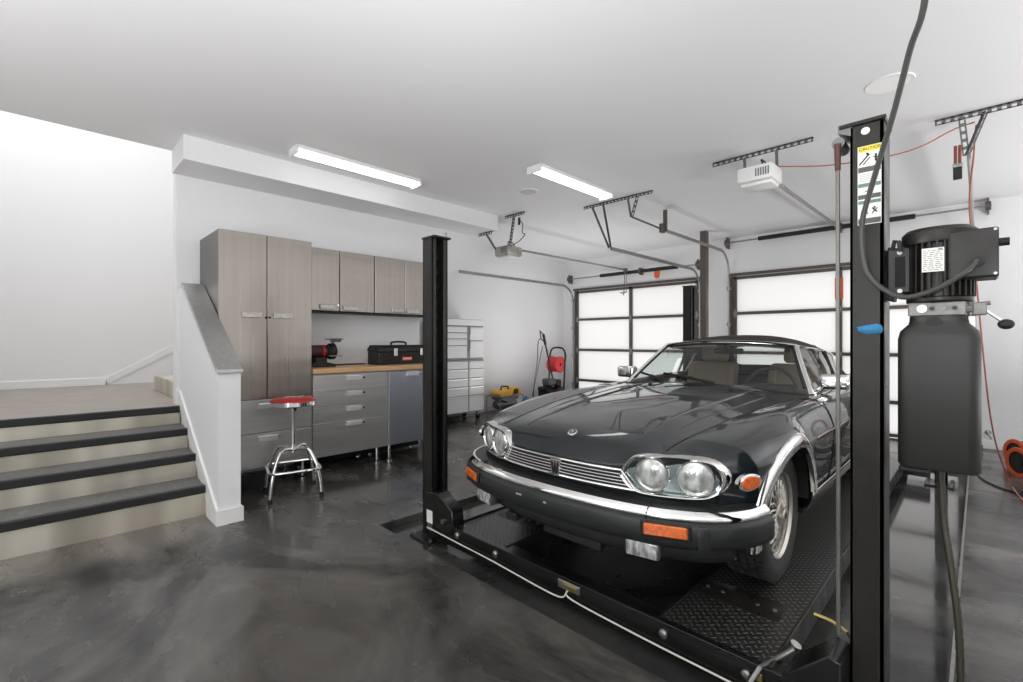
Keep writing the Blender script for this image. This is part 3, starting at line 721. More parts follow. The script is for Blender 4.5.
b = MB(); b.tube([(wx-.25, wy-.1, 1.25), (wx-.31, wy-.1, 1.45)], .026, 8); b.tube([(wx-.31, wy-.1, 1.45), (wx-.41, wy-.1, 1.52), (wx-.38, wy-.1, 1.36), (wx-.27, wy-.1, 1.30)], .012, 8); b.build('trigger_gun', M['blackmatte'], t)
MB().tube(bez([(wx-.37, wy-.1, 1.37), (wx-.46, wy-.1, 1.30), (wx-.47, wy-.08, .9), (wx-.52, wy-.05, .5), (wx-.50, wy, .2)], 24), .010, 8).build('hose', M['angle'], t)
MB().tube([(wx-.50, wy+.02, .25), (wx-.15, wy+.06, 1.22)], .008, 8).build('wand', M['angle'], t)
# yellow generator
ax, ay = 6.02, 6.18
t = thing('air_compressor', 'small yellow wheeled compressor with roll frame on the floor by the far wall', 'compressor', (ax, ay, 0))
b = MB(); b.prism([(ax-.28, .36), (ax-.22, .42), (ax-.05, .44), (ax+.02, .40), (ax+.10, .47), (ax+.24, .47), (ax+.30, .40), (ax+.28, .33), (ax+.06, .34), (ax-.02, .30), (ax-.20, .31)], 'y', ay-.14, ay+.14, bev=.02); b.build('cover', M['yellow'], t)
MB().prism([(ax-.22, .26), (ax-.02, .20), (ax+.24, .26), (ax+.24, .33), (ax-.22, .31)], 'y', ay-.13, ay+.13, bev=.01).build('engine_block', M['angle'], t)
MB().cyl((ax+.12, ay-.15, .40), (ax+.12, ay-.18, .40), .05, seg=16).build('recoil_starter', M['blackmatte'], t)
b = MB(); b.lathe([(0, -.26), (.07, -.25), (.09, -.2), (.09, .2), (.07, .25), (0, .26)], M=Matrix.Translation((ax, ay, .17)) @ Matrix.Rotation(PI/2, 4, 'Y'), seg=20); b.build('air_tank', M['angle'], t)
b = MB()
for s in (-1, 1): b.tube([(ax-.3, ay+s*.17, .04), (ax-.3, ay+s*.17, .33), (ax+.3, ay+s*.17, .33), (ax+.3, ay+s*.17, .04)], .012, 8)
for x in (-.3, .3): b.tube([(ax+x, ay-.17, .33), (ax+x, ay+.17, .33)], .012, 8)
b.build('tube_frame', M['zinc'], t)
MB().tube([(ax-.16, ay-.05, .42), (ax-.14, ay-.05, .50), (ax+.02, ay-.05, .49), (ax+.03, ay-.05, .44)], .014, 8).build('carry_handle', M['blackmatte'], t)
for s in (-1, 1): MB().lathe([(0, -.02), (.08, -.02), (.08, .02), (0, .02)], M=Matrix.Translation((ax+.2, ay+s*.21, .08)) @ Matrix.Rotation(PI/2, 4, 'X'), seg=20).build('wheel', M['rubber'], t)
# blue jug beside it
t = thing('jug', 'small blue jug standing between the yellow compressor and the pressure washer', 'jug', (6.60, 6.2, 0))
MB().lathe([(0, 0), (.075, 0), (.08, .02), (.08, .17), (.05, .22), (.022, .24), (.022, .27), (0, .27)], M=Matrix.Translation((6.60, 6.2, 0)), seg=22).build('bottle', M['bluepl'], t)
MB().lathe([(0, .262), (.027, .262), (.027, .30), (0, .30)], M=Matrix.Translation((6.60, 6.2, 0)), seg=16).build('cap', M['paper'], t)
# orange cable reels at the right edge
for i, (x, y, lab) in enumerate(((7.30, -.33, 'orange cable reel standing on the floor at the right edge, behind the other reel'), (6.75, -.33, 'orange cable reel on the floor at the right edge, in front of the other reel'))):
    t = thing('cable_reel', lab, 'cable reel', (x, y, 0), group='orange cable reels')
    Mx = Matrix.Translation((x, y, .14)) @ Matrix.Rotation(math.radians(35), 4, 'Z') @ Matrix.Rotation(PI/2, 4, 'X')
    for s in (-1, 1): fo = MB().lathe([(.105, s*.072), (.14, s*.072), (.145, s*.082), (.14, s*.092), (.105, s*.092)], M=Mx, seg=32, closed=True).build('flange', M['orange'], t); MB().lathe([(0, s*.078), (.104, s*.078), (.104, s*.084), (0, s*.084)], M=Mx, seg=28).build('flange_web', M['blackmatte'], fo)
    MB().lathe([(.03, -.074), (.115, -.074), (.125, -.05), (.115, -.02), (.125, .01), (.115, .04), (.12, .074), (.03, .074)], M=Mx, seg=28, closed=True).build('wound_cable', M['blackmatte'], t)
    MB().lathe([(0, -.09), (.045, -.09), (.045, .09), (0, .09)], M=Mx, seg=18).build('hub', M['blackmatte'], t)
# ================================================================ four-post lift
YC = 1.48
LX0, LX1 = 1.9, 6.0
RT = .134
lift = thing('four_post_lift', 'black four post car lift with two diamond plate runways carrying the dark car', 'car lift', (1.9, YC, PZ))
PY = {1: (2.68, 2.78), -1: (.20, .30)}
def post(x, s, topz=2.035, front=1):
    """open channel post: web outside, two flanges, opening towards the runways"""
    yo, yi = (2.785, 2.672) if s > 0 else (.217, .306)
    w = .135; t = .012; sg = 1 if s > 0 else -1
    b = MB()
    def bx(x0, x1, ya, yb, z0, z1, bev=.002): b.box(x0, x1, min(ya, yb), max(ya, yb), z0, z1, bev=bev)
    bx(x, x+w, yo, yo-sg*t, PZ+.012, topz); bx(x, x+t, yo, yi, PZ+.012, topz); bx(x+w-t, x+w, yo, yi, PZ+.012, topz)
    bx(x, x+.035, yi, yi+sg*t*.8, PZ+.012, topz); bx(x+w-.035, x+w, yi, yi+sg*t*.8, PZ+.012, topz)
    p = b.build('post', M['black'], lift)
    l = MB()   # ladder lock strip inside
    yl = yo-sg*.025
    l.box(x+w/2-.025, x+w/2+.025, min(yl, yl-sg*.01), max(yl, yl-sg*.01), .15, topz-.05)
    for k in range(17): l.box(x+w/2-.03, x+w/2+.03, min(yl-sg*.01, yl-sg*.03), max(yl-sg*.01, yl-sg*.03), .22+k*.105, .25+k*.105)
    l.build('lock_ladder', M['blackmatte'], p)
    MB().box(x-.075, x+w+.07, min(yo+sg*.05, yi-sg*.07), max(yo+sg*.05, yi-sg*.07), PZ+.001, PZ+.014, bev=.003).build('base_plate', M['black'], p)
    for (dx, dy) in ((-.05, .03), (-.05, -.05), (w+.045, .03), (w+.045, -.05)):
        MB().cyl((x+dx, yo+sg*dy if dy > 0 else yi+sg*dy, PZ+.014), (x+dx, yo+sg*dy if dy > 0 else yi+sg*dy, PZ+.034), .013, seg=6).build('anchor_bolt', M['zinc'], p)
    c = MB(); c.box(x-.006, x+w+.008, min(yo+sg*.006, yi-sg*.03), max(yo+sg*.006, yi-sg*.03), topz, topz+.014, bev=.003); c.build('top_cap', M['black'], p)
    MB().cyl((x+w*.75, yi-sg*.015, topz+.014), (x+w*.75, yi-sg*.015, topz+.045), .011, seg=8).build('cable_nut', M['zinc'], p)
    return p
pl_ = post(LX0, 1); pr_ = post(LX0, -1, 2.03); pbl = post(LX1, 1); pbr = post(LX1, -1, 2.0)
# front-right post furniture: cap lug with sheave, cable, stickers
b = MB(); b.prism([(.34, 2.045), (.34, 2.02), (.30, 2.0), (.30, 2.045)], 'x', 1.90, 2.0); b.cyl((1.905, .340, 1.99), (1.995, .340, 1.99), .019, seg=16); b.build('cap_lug', M['bluepl'] if False else M['angle'], pr_)
MB().lathe([(0, -.003), (.012, -.003), (.012, 0), (0, .002)], M=Matrix.Translation((1.899, .2645, 2.006)) @ Matrix.Rotation(-PI/2, 4, 'Y'), seg=18).build('cap_plug', M['paper'], pr_)
b = MB(); b.tube([(1.90, .338, .33), (1.90, .340, 1.90)], .0065, 8); b.build('lift_cable', M['wirerope'], lift)
MB().tube([(1.90, .340, 1.895), (1.90, .341, 1.985)], [.0085, .0105], 10).build('cable_boot', M['boot'], lift)
# warning sticker
def sticker():
    x = 1.8985
    zm = lambda z: 1.70+(z-1.715)*1.22
    ym = lambda y: y+.0185
    y0, y1 = ym(.2045), ym(.2665)
    s = MB().box(x-.0006, x+.001, y0, y1, zm(1.715), zm(1.925)).build('warning_label', M['paper'], pr_)
    def band(z0, z1, m, n): MB().box(x-.0014, x-.0002, y0+.0015, y1-.0015, zm(z0), zm(z1)).build(n, M[m], s)
    band(1.909, 1.924, 'papery', 'caution_band')
    band(1.855, 1.869, 'inkg', 'text_band'); band(1.815, 1.825, 'paperg', 'text_band'); band(1.783, 1.795, 'inkg', 'text_band'); band(1.770, 1.779, 'paperg', 'text_band'); band(1.717, 1.731, 'inkg', 'text_band')
    Mx = Matrix.Translation((x-.0016, (y0+y1)/2-.003, zm(1.9165))) @ Matrix(((0, 0, -1, 0), (-1, 0, 0, 0), (0, 1, 0, 0), (0, 0, 0, 1)))
    b = MB(); b.add(text_bm('CAUTION', .0135, Mx)); b.build('caution_lettering', M['ink'], s)
    def fig(name, *strokes):
        b = MB()
        for pts, r in strokes: b.tube([(x-.0012, ym(p[0]), zm(p[1])) for p in pts], r, 5)
        b.build(name, M['ink'], s)
    fig('ramp_pictogram', ([(.262, 1.876), (.238, 1.900)], .0022), ([(.252, 1.875), (.234, 1.893)], .0016), ([(.243, 1.905), (.236, 1.898)], .003))
    fig('man_pictogram', ([(.219, 1.899), (.219, 1.880)], .003), ([(.212, 1.890), (.226, 1.892)], .0015))
    for k in range(5): fig('text_line', ([(.210, 1.849-k*.0045), (.262, 1.849-k*.0045)], .0005))
    fig('walking_pictogram', ([(.236, 1.812), (.236, 1.806)], .0035), ([(.236, 1.807), (.238, 1.796)], .0025), ([(.238, 1.798), (.244, 1.788)], .0015), ([(.238, 1.798), (.231, 1.788)], .0015), ([(.247, 1.803), (.236, 1.804), (.226, 1.808)], .0013))
    fig('crush_pictogram', ([(.252, 1.757), (.246, 1.742)], .002), ([(.246, 1.757), (.240, 1.742)], .0014), ([(.240, 1.752), (.254, 1.750)], .0014))
    fig('fall_pictogram', ([(.228, 1.757), (.216, 1.745)], .002), ([(.214, 1.756), (.223, 1.750), (.228, 1.742)], .0014), ([(.222, 1.760), (.222, 1.756)], .0026))
sticker()
MB().poly([(1.898, .222, 1.346), (1.898, .262, 1.342), (1.898, .284, 1.352), (1.898, .288, 1.366), (1.898, .262, 1.371), (1.898, .236, 1.376), (1.898, .224, 1.372), (1.898, .218, 1.358)]).build('tape_patch', M['blue'], pr_, solid=.0008)
# runways
def runway(y0, y1, name):
    r = MB().box(1.86, 6.12, y0+.012, y1-.012, RT-.006, RT, bev=.001).build('runway', M['diamond'], lift)
    for y in (y0, y1-.012): MB().box(1.86, 6.12, y, y+.012, RT-.10, RT+.012 if y == y0 and name == 'r' or (y != y0 and name == 'l') else RT+.002, bev=.002).build('side_rail', M['black'], r)
    for y in (y0, y1-.005): MB().box(1.862, 6.12, y, y+.005, RT+.0022, RT+.0045).build('lit_edge', M['zinc'], r) if False else None  # pale strip painting the lit rail edge; switched off
    b = MB(); b.box(5.98, 6.12, y0, y1, RT-.1, RT-.007, bev=.002); b.build('end_plate', M['black'], r)
    b = MB(); b.prism([(6.12, RT-.002), (6.62, .02+PZ), (6.62, PZ+.005), (6.12, RT-.03)], 'y', y0+.01, y1-.01); b.build('ramp', M['diamond'], r)
    return r
rr = runway(.53, .98, 'r'); rl = runway(1.93, 2.40, 'l')
# wheel stop plates
for y0, y1, r in ((.60, .95, rr), (1.98, 2.33, rl)):
    b = MB(); b.prism([(2.19, RT), (2.22, RT+.012), (2.34, RT+.012), (2.36, RT)], 'y', y0, y1); b.build('wheel_stop', M['black'], r)
    for y in (y0+.03, y0+.10, y1-.10, y1-.03): MB().cyl((2.25, y, RT+.012), (2.25, y, RT+.019), .009, seg=6).build('stop_bolt', M['zinc'], r)
# cross beams with bolts, latch rod
for x in (1.845, 6.0):
    b = MB(); b.box(x, x+.10, .34, 2.64, .008, RT-.003, bev=.004)
    if x < 3: b.box(x-.004, x+.03, .34, 2.64, RT-.003, RT+.006, bev=.002)
    cb = b.build('cross_beam', M['blackgloss'], lift)
    if x < 3:
        for y, z in ((2.321, .10), (1.972, .096), (.94, .092), (.612, .085)):
            MB().lathe([(0, 0), (.019, 0), (.019, .008), (.012, .016), (0, .018)], M=Matrix.Translation((x, y, z)) @ Matrix.Rotation(-PI/2, 4, 'Y'), seg=16).build('beam_bolt', M['zinc'], cb)
        MB().box(x-.010, x, 1.370, 1.505, .085, .125, bev=.003).build('name_plate', M['alu'], cb)
        MB().box(x-.014, x-.009, 1.385, 1.465, .095, .115, bev=.002).build('plate_insert', M['brass'], cb)
        MB().box(x-.012, x-.001, .555, .580, .085, .115, bev=.002).build('lock_clip', M['brass'], cb)
# carriage brackets at the front posts
def carriage(s, lab):
    y0, y1 = (2.40, 2.66) if s > 0 else (.315, .47)
    b = MB()
    if s > 0:
        b.prism([(2.66, .0), (2.66, .30), (2.53, .315), (2.37, .235), (2.36, .14), (2.44, .0)], 'x', 1.838, 1.93, bev=.004)
    else:
        b.prism([(.305, .0), (.305, .315), (.34, .325), (.47, .20), (.47, .0)], 'x', 1.75, 1.90, bev=.004)
    o = b.build('carriage_bracket', M['blackgloss'], lift)
    if s > 0:
        MB().box(1.8365, 1.838, 2.58, 2.645, .10, .185).build('bracket_label', M['paper'], o)
        MB().cyl((1.826, 2.46, .15), (1.838, 2.46, .15), .016, seg=14).build('pivot_bolt', M['zinc'], o)
        MB().box(1.836, 1.838, 2.585, 2.64, .05, .095, bev=.001).build('bracket_plate', M['zinc'], o)
    else:
        q = MB().box(1.7485, 1.75, .345, .43, .03, .17).build('bracket_label', M['paper'], o)
        b = MB(); b.tube([(1.7482, .41, .155), (1.7482, .385, .12), (1.7482, .40, .07)], .006, 6); b.box(1.7478, 1.7488, .35, .425, .035, .05); b.build('label_mark', M['ink'], q)
    return o
carriage(1, ''); carriage(-1, '')
b = MB(); b.tube([(1.80, .60, .06), (1.84, .565, .135), (2.02, .50, .150)], .009, 8); b.cyl((2.03, .505, .145), (2.03, .495, .165), .020, seg=14); b.build('lock_lever', M['zinc'], lift)
b = MB(); b.tube(bez([(2.44, .525, .10), (2.44, .46, .095), (2.42, .40, .08)], 6), .008, 8); b.build('line_fitting', M['brass'], lift)
b = MB(); b.tube(bez([(2.42, .40, .08), (2.36, .35, .05), (2.25, .32, .03)], 10), .007, 6); b.build('air_line', M['blackmatte'], lift)
# pale air line along the front beam
b = MB(); b.tube(bez([(1.835, 2.64, .066), (1.832, 2.30, .060), (1.832, 2.0, .054), (1.832, 1.60, .036), (1.832, 1.475, .043), (1.832, 1.44, .087), (1.832, 1.41, .053), (1.832, 1.0, .038), (1.832, .62, .034), (1.82, .42, .034)], 60), .004, 6)
b.build('pale_line', M['cordw'], lift)
# black tray slung between the runways
b = MB(); b.box(1.98, 3.6, .99, 1.92, .02, .035, bev=.004); b.box(1.98, 3.6, .985, .995, .02, .09, bev=.002); b.box(1.98, 3.6, 1.915, 1.925, .02, .09, bev=.002)
tag(b.build('drip_tray', mat('tray_black', srgb(26, 26, 27), .38, noise=(2.0, srgb(48, 48, 50), 5), nrough=(3, .2, .5))), 'black drip tray lying between the runways beneath the car nose', 'tray')

# ================================================================ hydraulic power unit on the right post
t = thing('hydraulic_power_unit', 'dark electric motor over a tall black oil tank, mounted on the right lift post', 'power unit', (1.95, .09, .93))
# tank: rounded box narrowing to a neck
def rrect(xc, yc, wx, wy, r, n=5):
    out = []
    for (sx_, sy_, a0) in ((1, 1, 0), (-1, 1, 90), (-1, -1, 180), (1, -1, 270)):
        for k in range(n+1):
            a = math.radians(a0+90*k/n); out.append((xc+sx_*(wx/2-r)+r*math.cos(a), yc+sy_*(wy/2-r)+r*math.sin(a)))
    return out
def stack(b, levels):
    rows = []
    for (z, xc, yc, wx, wy, r) in levels:
        p = rrect(xc, yc, wx, wy, r); rows.append([(q[0], q[1], z) for q in p]+[(p[0][0], p[0][1], z)])
    b.grid(rows)
    b.poly(rows[0][:-1][::-1]); b.poly(rows[-1][:-1])
XT, YT = 1.965, .0905
b = MB(); stack(b, [(.932, XT, YT, .15, .180, .03), (.940, XT, YT, .158, .188, .032), (1.325, XT, YT, .158, .188, .032), (1.35, XT, YT, .152, .178, .035), (1.372, XT, YT, .13, .14, .04), (1.385, XT, YT, .128, .135, .04), (1.395, XT, YT, .128, .135, .04)])
tk = b.build('oil_tank', M['blackplastic'], t, weld=True, ang=45)
b = MB(); b.lathe([(0, -.012), (.022, -.012), (.022, .0), (0, .004)], M=Matrix.Translation((XT-.066, YT+.008, 1.372)) @ Matrix.Rotation(-PI/2, 4, 'Y'), seg=8); b.build('filler_cap', M['blackmatte'], tk)
MB().box(XT-.07, XT+.07, YT+.02, YT+.09, .915, .931, bev=.004).build('tank_bracket', M['blackmatte'], t)
# valve block
vb = MB().box(XT-.066, XT+.06, YT-.062, YT+.068, 1.396, 1.437, bev=.003).build('valve_block', M['castalu'], t)
for (y, m_, r) in ((.035, 'satin', .012), (.012, 'ink', .006), (-.012, 'angle', .008), (-.038, 'ink', .006)):
    MB().cyl((XT-.0655, YT+y, 1.418), (XT-.071, YT+y, 1.418), r, seg=14).build('port_plug', M[m_], vb)
b = MB(); b.cyl((XT-.04, YT-.062, 1.415), (XT-.04, YT-.10, 1.415), .012, seg=10); b.box(XT-.055, XT-.025, YT-.105, YT-.075, 1.395, 1.432, bev=.003); b.cyl((XT-.04, YT-.07, 1.425), (XT-.04, YT-.112, 1.43), .006, seg=8); b.build('release_valve', M['castalu'], t)
lv = MB().tube([(XT-.045, YT-.10, 1.41), (XT-.06, YT-.135, 1.375)], .0045, 8).build('release_lever', M['chrome'], t)
MB().sphere((XT-.062, YT-.142, 1.367), .0145, 16, (1, 1.2, 1)).build('lever_knob', M['blackmatte'], lv)
MB().box(XT-.03, XT+.03, YT-.083, YT-.063, 1.24, 1.396, bev=.002).build('mount_angle', M['zinc'], t)
# motor body: finned drum
zc0, zc1 = 1.448, 1.632
b = MB(); b.lathe([(0, zc0), (.07, zc0), (.07, zc1), (0, zc1)], M=Matrix.Translation((XT, YT, 0)), seg=36)
for k in range(30):
    a = 2*PI*k/30; b.box(.066, .083, -.0026, .0026, zc0+.006, zc1-.01, M=Matrix.Translation((XT, YT, 0)) @ Matrix.Rotation(a, 4, 'Z'))
mo = b.build('motor', M['black'], t)
b = MB(); b.lathe([(0, 1.437), (.074, 1.437), (.078, 1.442), (.078, 1.452), (.07, 1.456), (0, 1.456)], M=Matrix.Translation((XT, YT, 0)), seg=36); b.build('lower_end_bell', M['black'], t)
b = MB(); b.lathe([(.06, 1.615), (.086, 1.618), (.089, 1.628), (.089, 1.652), (.078, 1.664), (0, 1.668)], M=Matrix.Translation((XT, YT, 0)), seg=40); b.build('fan_cover', M['black'], t)
# start capacitor box on the left, with slotted vent
cb = MB().box(XT-.055, XT+.035, YT+.060, YT+.122, 1.468, 1.615, bev=.006).build('capacitor_box', M['black'], t)
MB().box(XT-.058, XT-.0545, YT+.075, YT+.100, 1.49, 1.585, bev=.001).build('capacitor_slot', M['seam'], cb)
for z in (1.477, 1.598): MB().cyl((XT-.060, YT+.088, z), (XT-.055, YT+.088, z), .007, seg=8).build('cover_screw', M['zinc'], cb)
# switch box on the right
sb = MB().box(XT-.085, XT+.03, YT-.128, YT-.022, 1.50, 1.64, bev=.004).build('switch_box', M['black'], t)
MB().box(XT-.089, XT-.0855, YT-.126, YT-.028, 1.505, 1.635, bev=.001).build('switch_cover', M['black'], sb)
MB().cyl((XT-.03, YT-.128, 1.603), (XT-.03, YT-.150, 1.603), .0115, seg=14).build('push_button', M['blackmatte'], sb)
MB().cyl((XT-.089, YT-.085, 1.548), (XT-.10, YT-.085, 1.548), .016, seg=16).build('cord_gland', M['blackmatte'], sb)
for (y, z) in ((YT-.121, 1.632), (YT-.121, 1.509)): MB().cyl((XT-.093, y, z), (XT-.089, y, z), .004, seg=8).build('cover_screw', M['zinc'], sb)
# rating plate
rp = MB().box(XT-.0865, XT-.084, YT-.016, YT+.034, 1.527, 1.598).build('rating_plate', M['paper'], mo)
b = MB()
random.seed(3)
for k in range(11):
    z = 1.59-k*.0057; y = YT+.031
    while y > YT-.010:
        l = random.uniform(.004, .012); b.box(XT-.0872, XT-.0866, max(y-l, YT-.013), y, z-.0011, z+.0011); y -= l+random.uniform(.002, .005)
b.box(XT-.0872, XT-.0866, YT-.012, YT-.003, 1.590, 1.596)
b.build('rating_text', M['inkl'], rp)
# bracket to the post
b = MB(); b.box(1.92, 2.02, .196, .211, 1.45, 1.62, bev=.003); b.tube([(1.905, .196, 1.61), (1.895, .190, 1.635), (1.895, .180, 1.632), (1.90, .176, 1.60)], .006, 8); b.build('post_bracket', M['blackmatte'], t)
# cords and hoses ------------------------------------------------------------
xs = XT-.1
b = MB(); b.tube(bez([(xs+.005, YT-.085, 1.548), (xs-.02, YT-.06, 1.515), (xs-.02, YT, 1.472), (xs-.02, YT+.07, 1.452), (1.86, .21, 1.479), (1.862, .245, 1.52), (1.86, .262, 1.572), (1.85, .267, 1.69), (1.82, .237, 1.804), (1.72, .176, 1.966), (1.62, .131, 2.088), (1.54, .094, 2.18), (1.45, .07, 2.5), (1.5, .07, 3.04)], 90), .0075, 10)
tag(b.build('power_cord', M['flex']), 'thick black power cord looping from the motor switch box up to the ceiling', 'cord')
p = bez([(1.96, .087, .93), (1.95, .078, .772), (1.93, .064, .661), (1.91, .048, .525), (1.90, .041, .386), (1.90, .04, .2), (1.9, .05, .012)], 60)
b = MB(); b.tube(p, [.0085 if k % 2 else .0100 for k in range(len(p))], 10)
tag(b.build('hydraulic_hose', M['hose']), 'ribbed olive hydraulic hose hanging from the oil tank to the floor', 'hose')
b = MB(); b.tube(bez([(8.1, -.02, .05), (7.0, .0, .008), (6.39, .0, .008), (5.98, -.19, .008), (5.9, -.5, .008)], 30), .007, 6)
tag(b.build('floor_cord', M['blackmatte']), 'thin black cord trailing over the floor beneath the oil tank', 'cord')
# orange cords and hanging plug
b = MB(); b.tube(bez([(5.04, .02, 2.97), (5.05, .03, 2.86), (5.06, .035, 2.74), (5.3, .06, 2.4), (5.6, .02, 1.8), (5.7, -.02, 1.2), (5.9, -.06, .7), (6.1, -.11, .35), (6.5, -.19, .012), (6.0, -.22, .008), (5.5, -.27, .008)], 80), .006, 7)
tag(b.build('extension_cord', M['ocord']), 'orange extension cord dropping from the ceiling hanger behind the motor to the floor', 'cord')
b = MB(); b.tube(bez([(4.75, 1.36, 2.93), (4.80, 1.2, 2.90), (4.83, .95, 2.85), (4.85, .6, 2.82), (4.90, .35, 2.85), (4.97, .15, 2.95), (5.0, .03, 2.98)], 50), .0055, 7)
tag(b.build('slung_cord', M['ocord']), 'thin orange cord slung across under the ceiling from opener to slotted hanger', 'cord')
t = thing('hanging_plug', 'black plug with two red brown prongs hanging by the slotted ceiling hanger', 'plug', (4.9, .12, 2.6))
q = MB().box(4.88, 4.92, .095, .145, 2.545, 2.63, bev=.004).build('plug_body', M['blackmatte'], t)
MB().box(4.876, 4.924, .092, .148, 2.63, 2.66, bev=.003).build('clamp', M['zinc'], t)
for y in (.108, .132): MB().cyl((4.9, y, 2.66), (4.9, y, 2.80), .010, seg=10).build('prong', M['copper'], t)
# wall outlet by the floor
t = thing('pipe_stub', 'small grey pipe stub low on the white wall beside the orange reels', 'pipe stub', (8.18, -.07, .2))
MB().lathe([(0, 0), (.03, 0), (.03, .006), (.012, .01), (.012, .05), (0, .05)], M=Matrix.Translation((8.199, -.07, .2)) @ Matrix.Rotation(-PI/2, 4, 'Y'), seg=14).build('flange', M['zinc'], t)
MB().tube([(8.15, -.07, .2), (8.13, -.09, .16), (8.13, -.10, .13)], .01, 8).build('spout', M['zinc'], t)
# ================================================================ the car (u = rearwards, v = car's right, w = up)
car = thing('car', 'dark green black convertible with black soft top and twin round headlamps, parked on the lift', 'car', (1.6, 1.4656, RT), math.radians(1.0))
AX1, AX2, HUB, AR = .944, 3.53, .335, .352
v2 = pl({.19: .715, .35: .765, .5: .81, .7: .85, .944: .868, 1.35: .862, 2.0: .875, 2.8: .882, 3.53: .88, 4.1: .84, 4.45: .79, 4.68: .70})
w4 = pl({.19: .688, .30: .692, .40: .705, .53: .735, .73: .768, .99: .803, 1.17: .818, 1.7: .824, 2.1: .83, 2.6: .84, 3.2: .862, 3.6: .866, 4.1: .848, 4.5: .805, 4.68: .74})
dv4 = pl({.19: .05, .5: .10, 1.0: .15, 1.7: .13, 2.1: .11, 2.6: .105, 3.3: .13, 4.0: .14, 4.68: .06})
v5 = pl({.19: .50, .3: .50, .8: .55, 1.4: .62, 2.06: .69, 2.6: .72, 3.3: .70, 4.0: .62, 4.68: .52})
w5 = pl({.19: .693, .3: .708, .55: .738, .9: .776, 1.3: .80, 2.06: .822, 2.6: .838, 3.3: .862, 4.0: .862, 4.45: .83, 4.68: .765})
v6 = pl({.19: .40, .6: .43, 1.9: .52, 2.6: .50, 4.68: .42})
w6 = pl({.19: .668, .24: .69, .3: .706, .55: .746, .82: .778, 1.3: .806, 1.92: .835, 2.6: .84, 3.3: .866, 4.0: .868, 4.45: .838, 4.68: .775})
v7 = pl({.19: .33, .6: .33, 1.9: .40, 4.68: .30})
w7 = pl({.19: .618, .22: .652, .27: .694, .35: .722, .55: .756, .82: .790, 1.3: .820, 1.92: .850, 2.6: .85, 3.3: .868, 4.0: .872, 4.45: .845, 4.68: .78})
v75 = pl({.19: .16, .6: .15, 1.9: .17, 4.68: .15})
w75 = pl({.19: .620, .22: .655, .27: .697, .35: .726, .55: .764, .82: .803, 1.3: .838, 1.92: .863, 2.6: .86, 3.3: .87, 4.0: .874, 4.45: .85, 4.68: .785})
w8 = pl({.19: .620, .22: .655, .27: .697, .35: .727, .55: .767, .82: .808, 1.3: .844, 1.92: .867, 2.6: .86, 3.3: .87, 4.0: .875, 4.45: .85, 4.68: .785})
def sweep(u, v):
    f = max(0.0, min(1.0, (.515-u)/.325)); S = .20*(abs(v)/.74)**2.5
    g = max(0.0, (u-4.2)/.48); return S*f-.16*g*g*(abs(v)/.74)**2.5
ARF = .425
def sill(u):
    if AX1-ARF-1e-6 <= u < AX1: return HUB+AR*math.sqrt(max(0, 1-((AX1-u)/ARF)**2))
    for ax in (AX1, AX2):
        if abs(u-ax) <= AR+1e-6: return HUB+math.sqrt(max(0, AR*AR-(u-ax)**2))
    if u < AX1-ARF: return .46 if u < .42 else .46-(u-.42)/.1*.10
    if u > AX2+AR: return .34
    return .262
def section(u, wb=None):
    b = sill(u) if wb is None else wb
    vm = v2(u); inarch = AX1-ARF-1e-6 <= u <= AX1+AR+1e-6 or abs(u-AX2) <= AR+1e-6
    ws = max(.655, b+.035) if u > .55 else pl({.19: .60, .55: .655})(u)
    v0 = vm-.004 if inarch else vm-.05
    if u < AX1-ARF: v0 = vm-.02
    w1 = b+.45*(ws-b)
    w3 = ws+.5*(w4(u)-.012-ws)
    pts = [(v0, b), (vm-(.002 if inarch else .012), w1), (vm+.003, ws-.006), (vm, ws+.008), (vm-.018 if u > .5 else vm-.012, w3), (vm-dv4(u)*.45, w4(u)-.016), (vm-dv4(u), w4(u)),
           (v5(u)+.022, w5(u)+.003), (v5(u), w5(u)), (v6(u), w6(u)), (v7(u), w7(u)), (v75(u), w75(u)), (0, w8(u))]
    return [Vector((u+sweep(u, p[0]), p[0], p[1])) for p in pts]
us = [.19, .197, .215, .25, .30, .35, .40, .45, .49]
def arch_us(ax):
    o = []
    for k in range(0, 19): o.append(ax-(ARF if ax == AX1 and k < 9 else AR)*math.cos(PI*k/18))
    return o
st = [(u, None) for u in us]
st += [(AX1-ARF-.004, .36)]+[(u, None) for u in arch_us(AX1)]+[(AX1+AR+.004, None)]
st += [(u, None) for u in (1.36, 1.46, 1.6, 1.75, 1.9, 2.0, 2.1, 2.25, 2.45, 2.65, 2.85, 3.0, 3.1)]
st += [(AX2-AR-.004, None)]+[(u, None) for u in arch_us(AX2)]+[(AX2+AR+.004, None)]
st += [(u, None) for u in (3.95, 4.05, 4.2, 4.35, 4.48, 4.58, 4.64, 4.675)]
half = [section(u, wb) for (u, wb) in st]
NK = len(half[0])
rows = [[Vector((p.x, -p.y, p.z)) for p in h]+[p for p in h[-2::-1]] for h in half]
bm = bmesh.new(); VV = [[bm.verts.new(p) for p in r] for r in rows]
NC = len(rows[0])
for i in range(len(rows)-1):
    uu = (st[i][0]+st[i+1][0])/2
    for j in range(NC-1):
        # leave the cabin open between the shut lines
        if 2.0 < uu < 3.36 and 8 <= j < NC-9: continue
        bm.faces.new((VV[i][j], VV[i][j+1], VV[i+1][j+1], VV[i+1][j]))
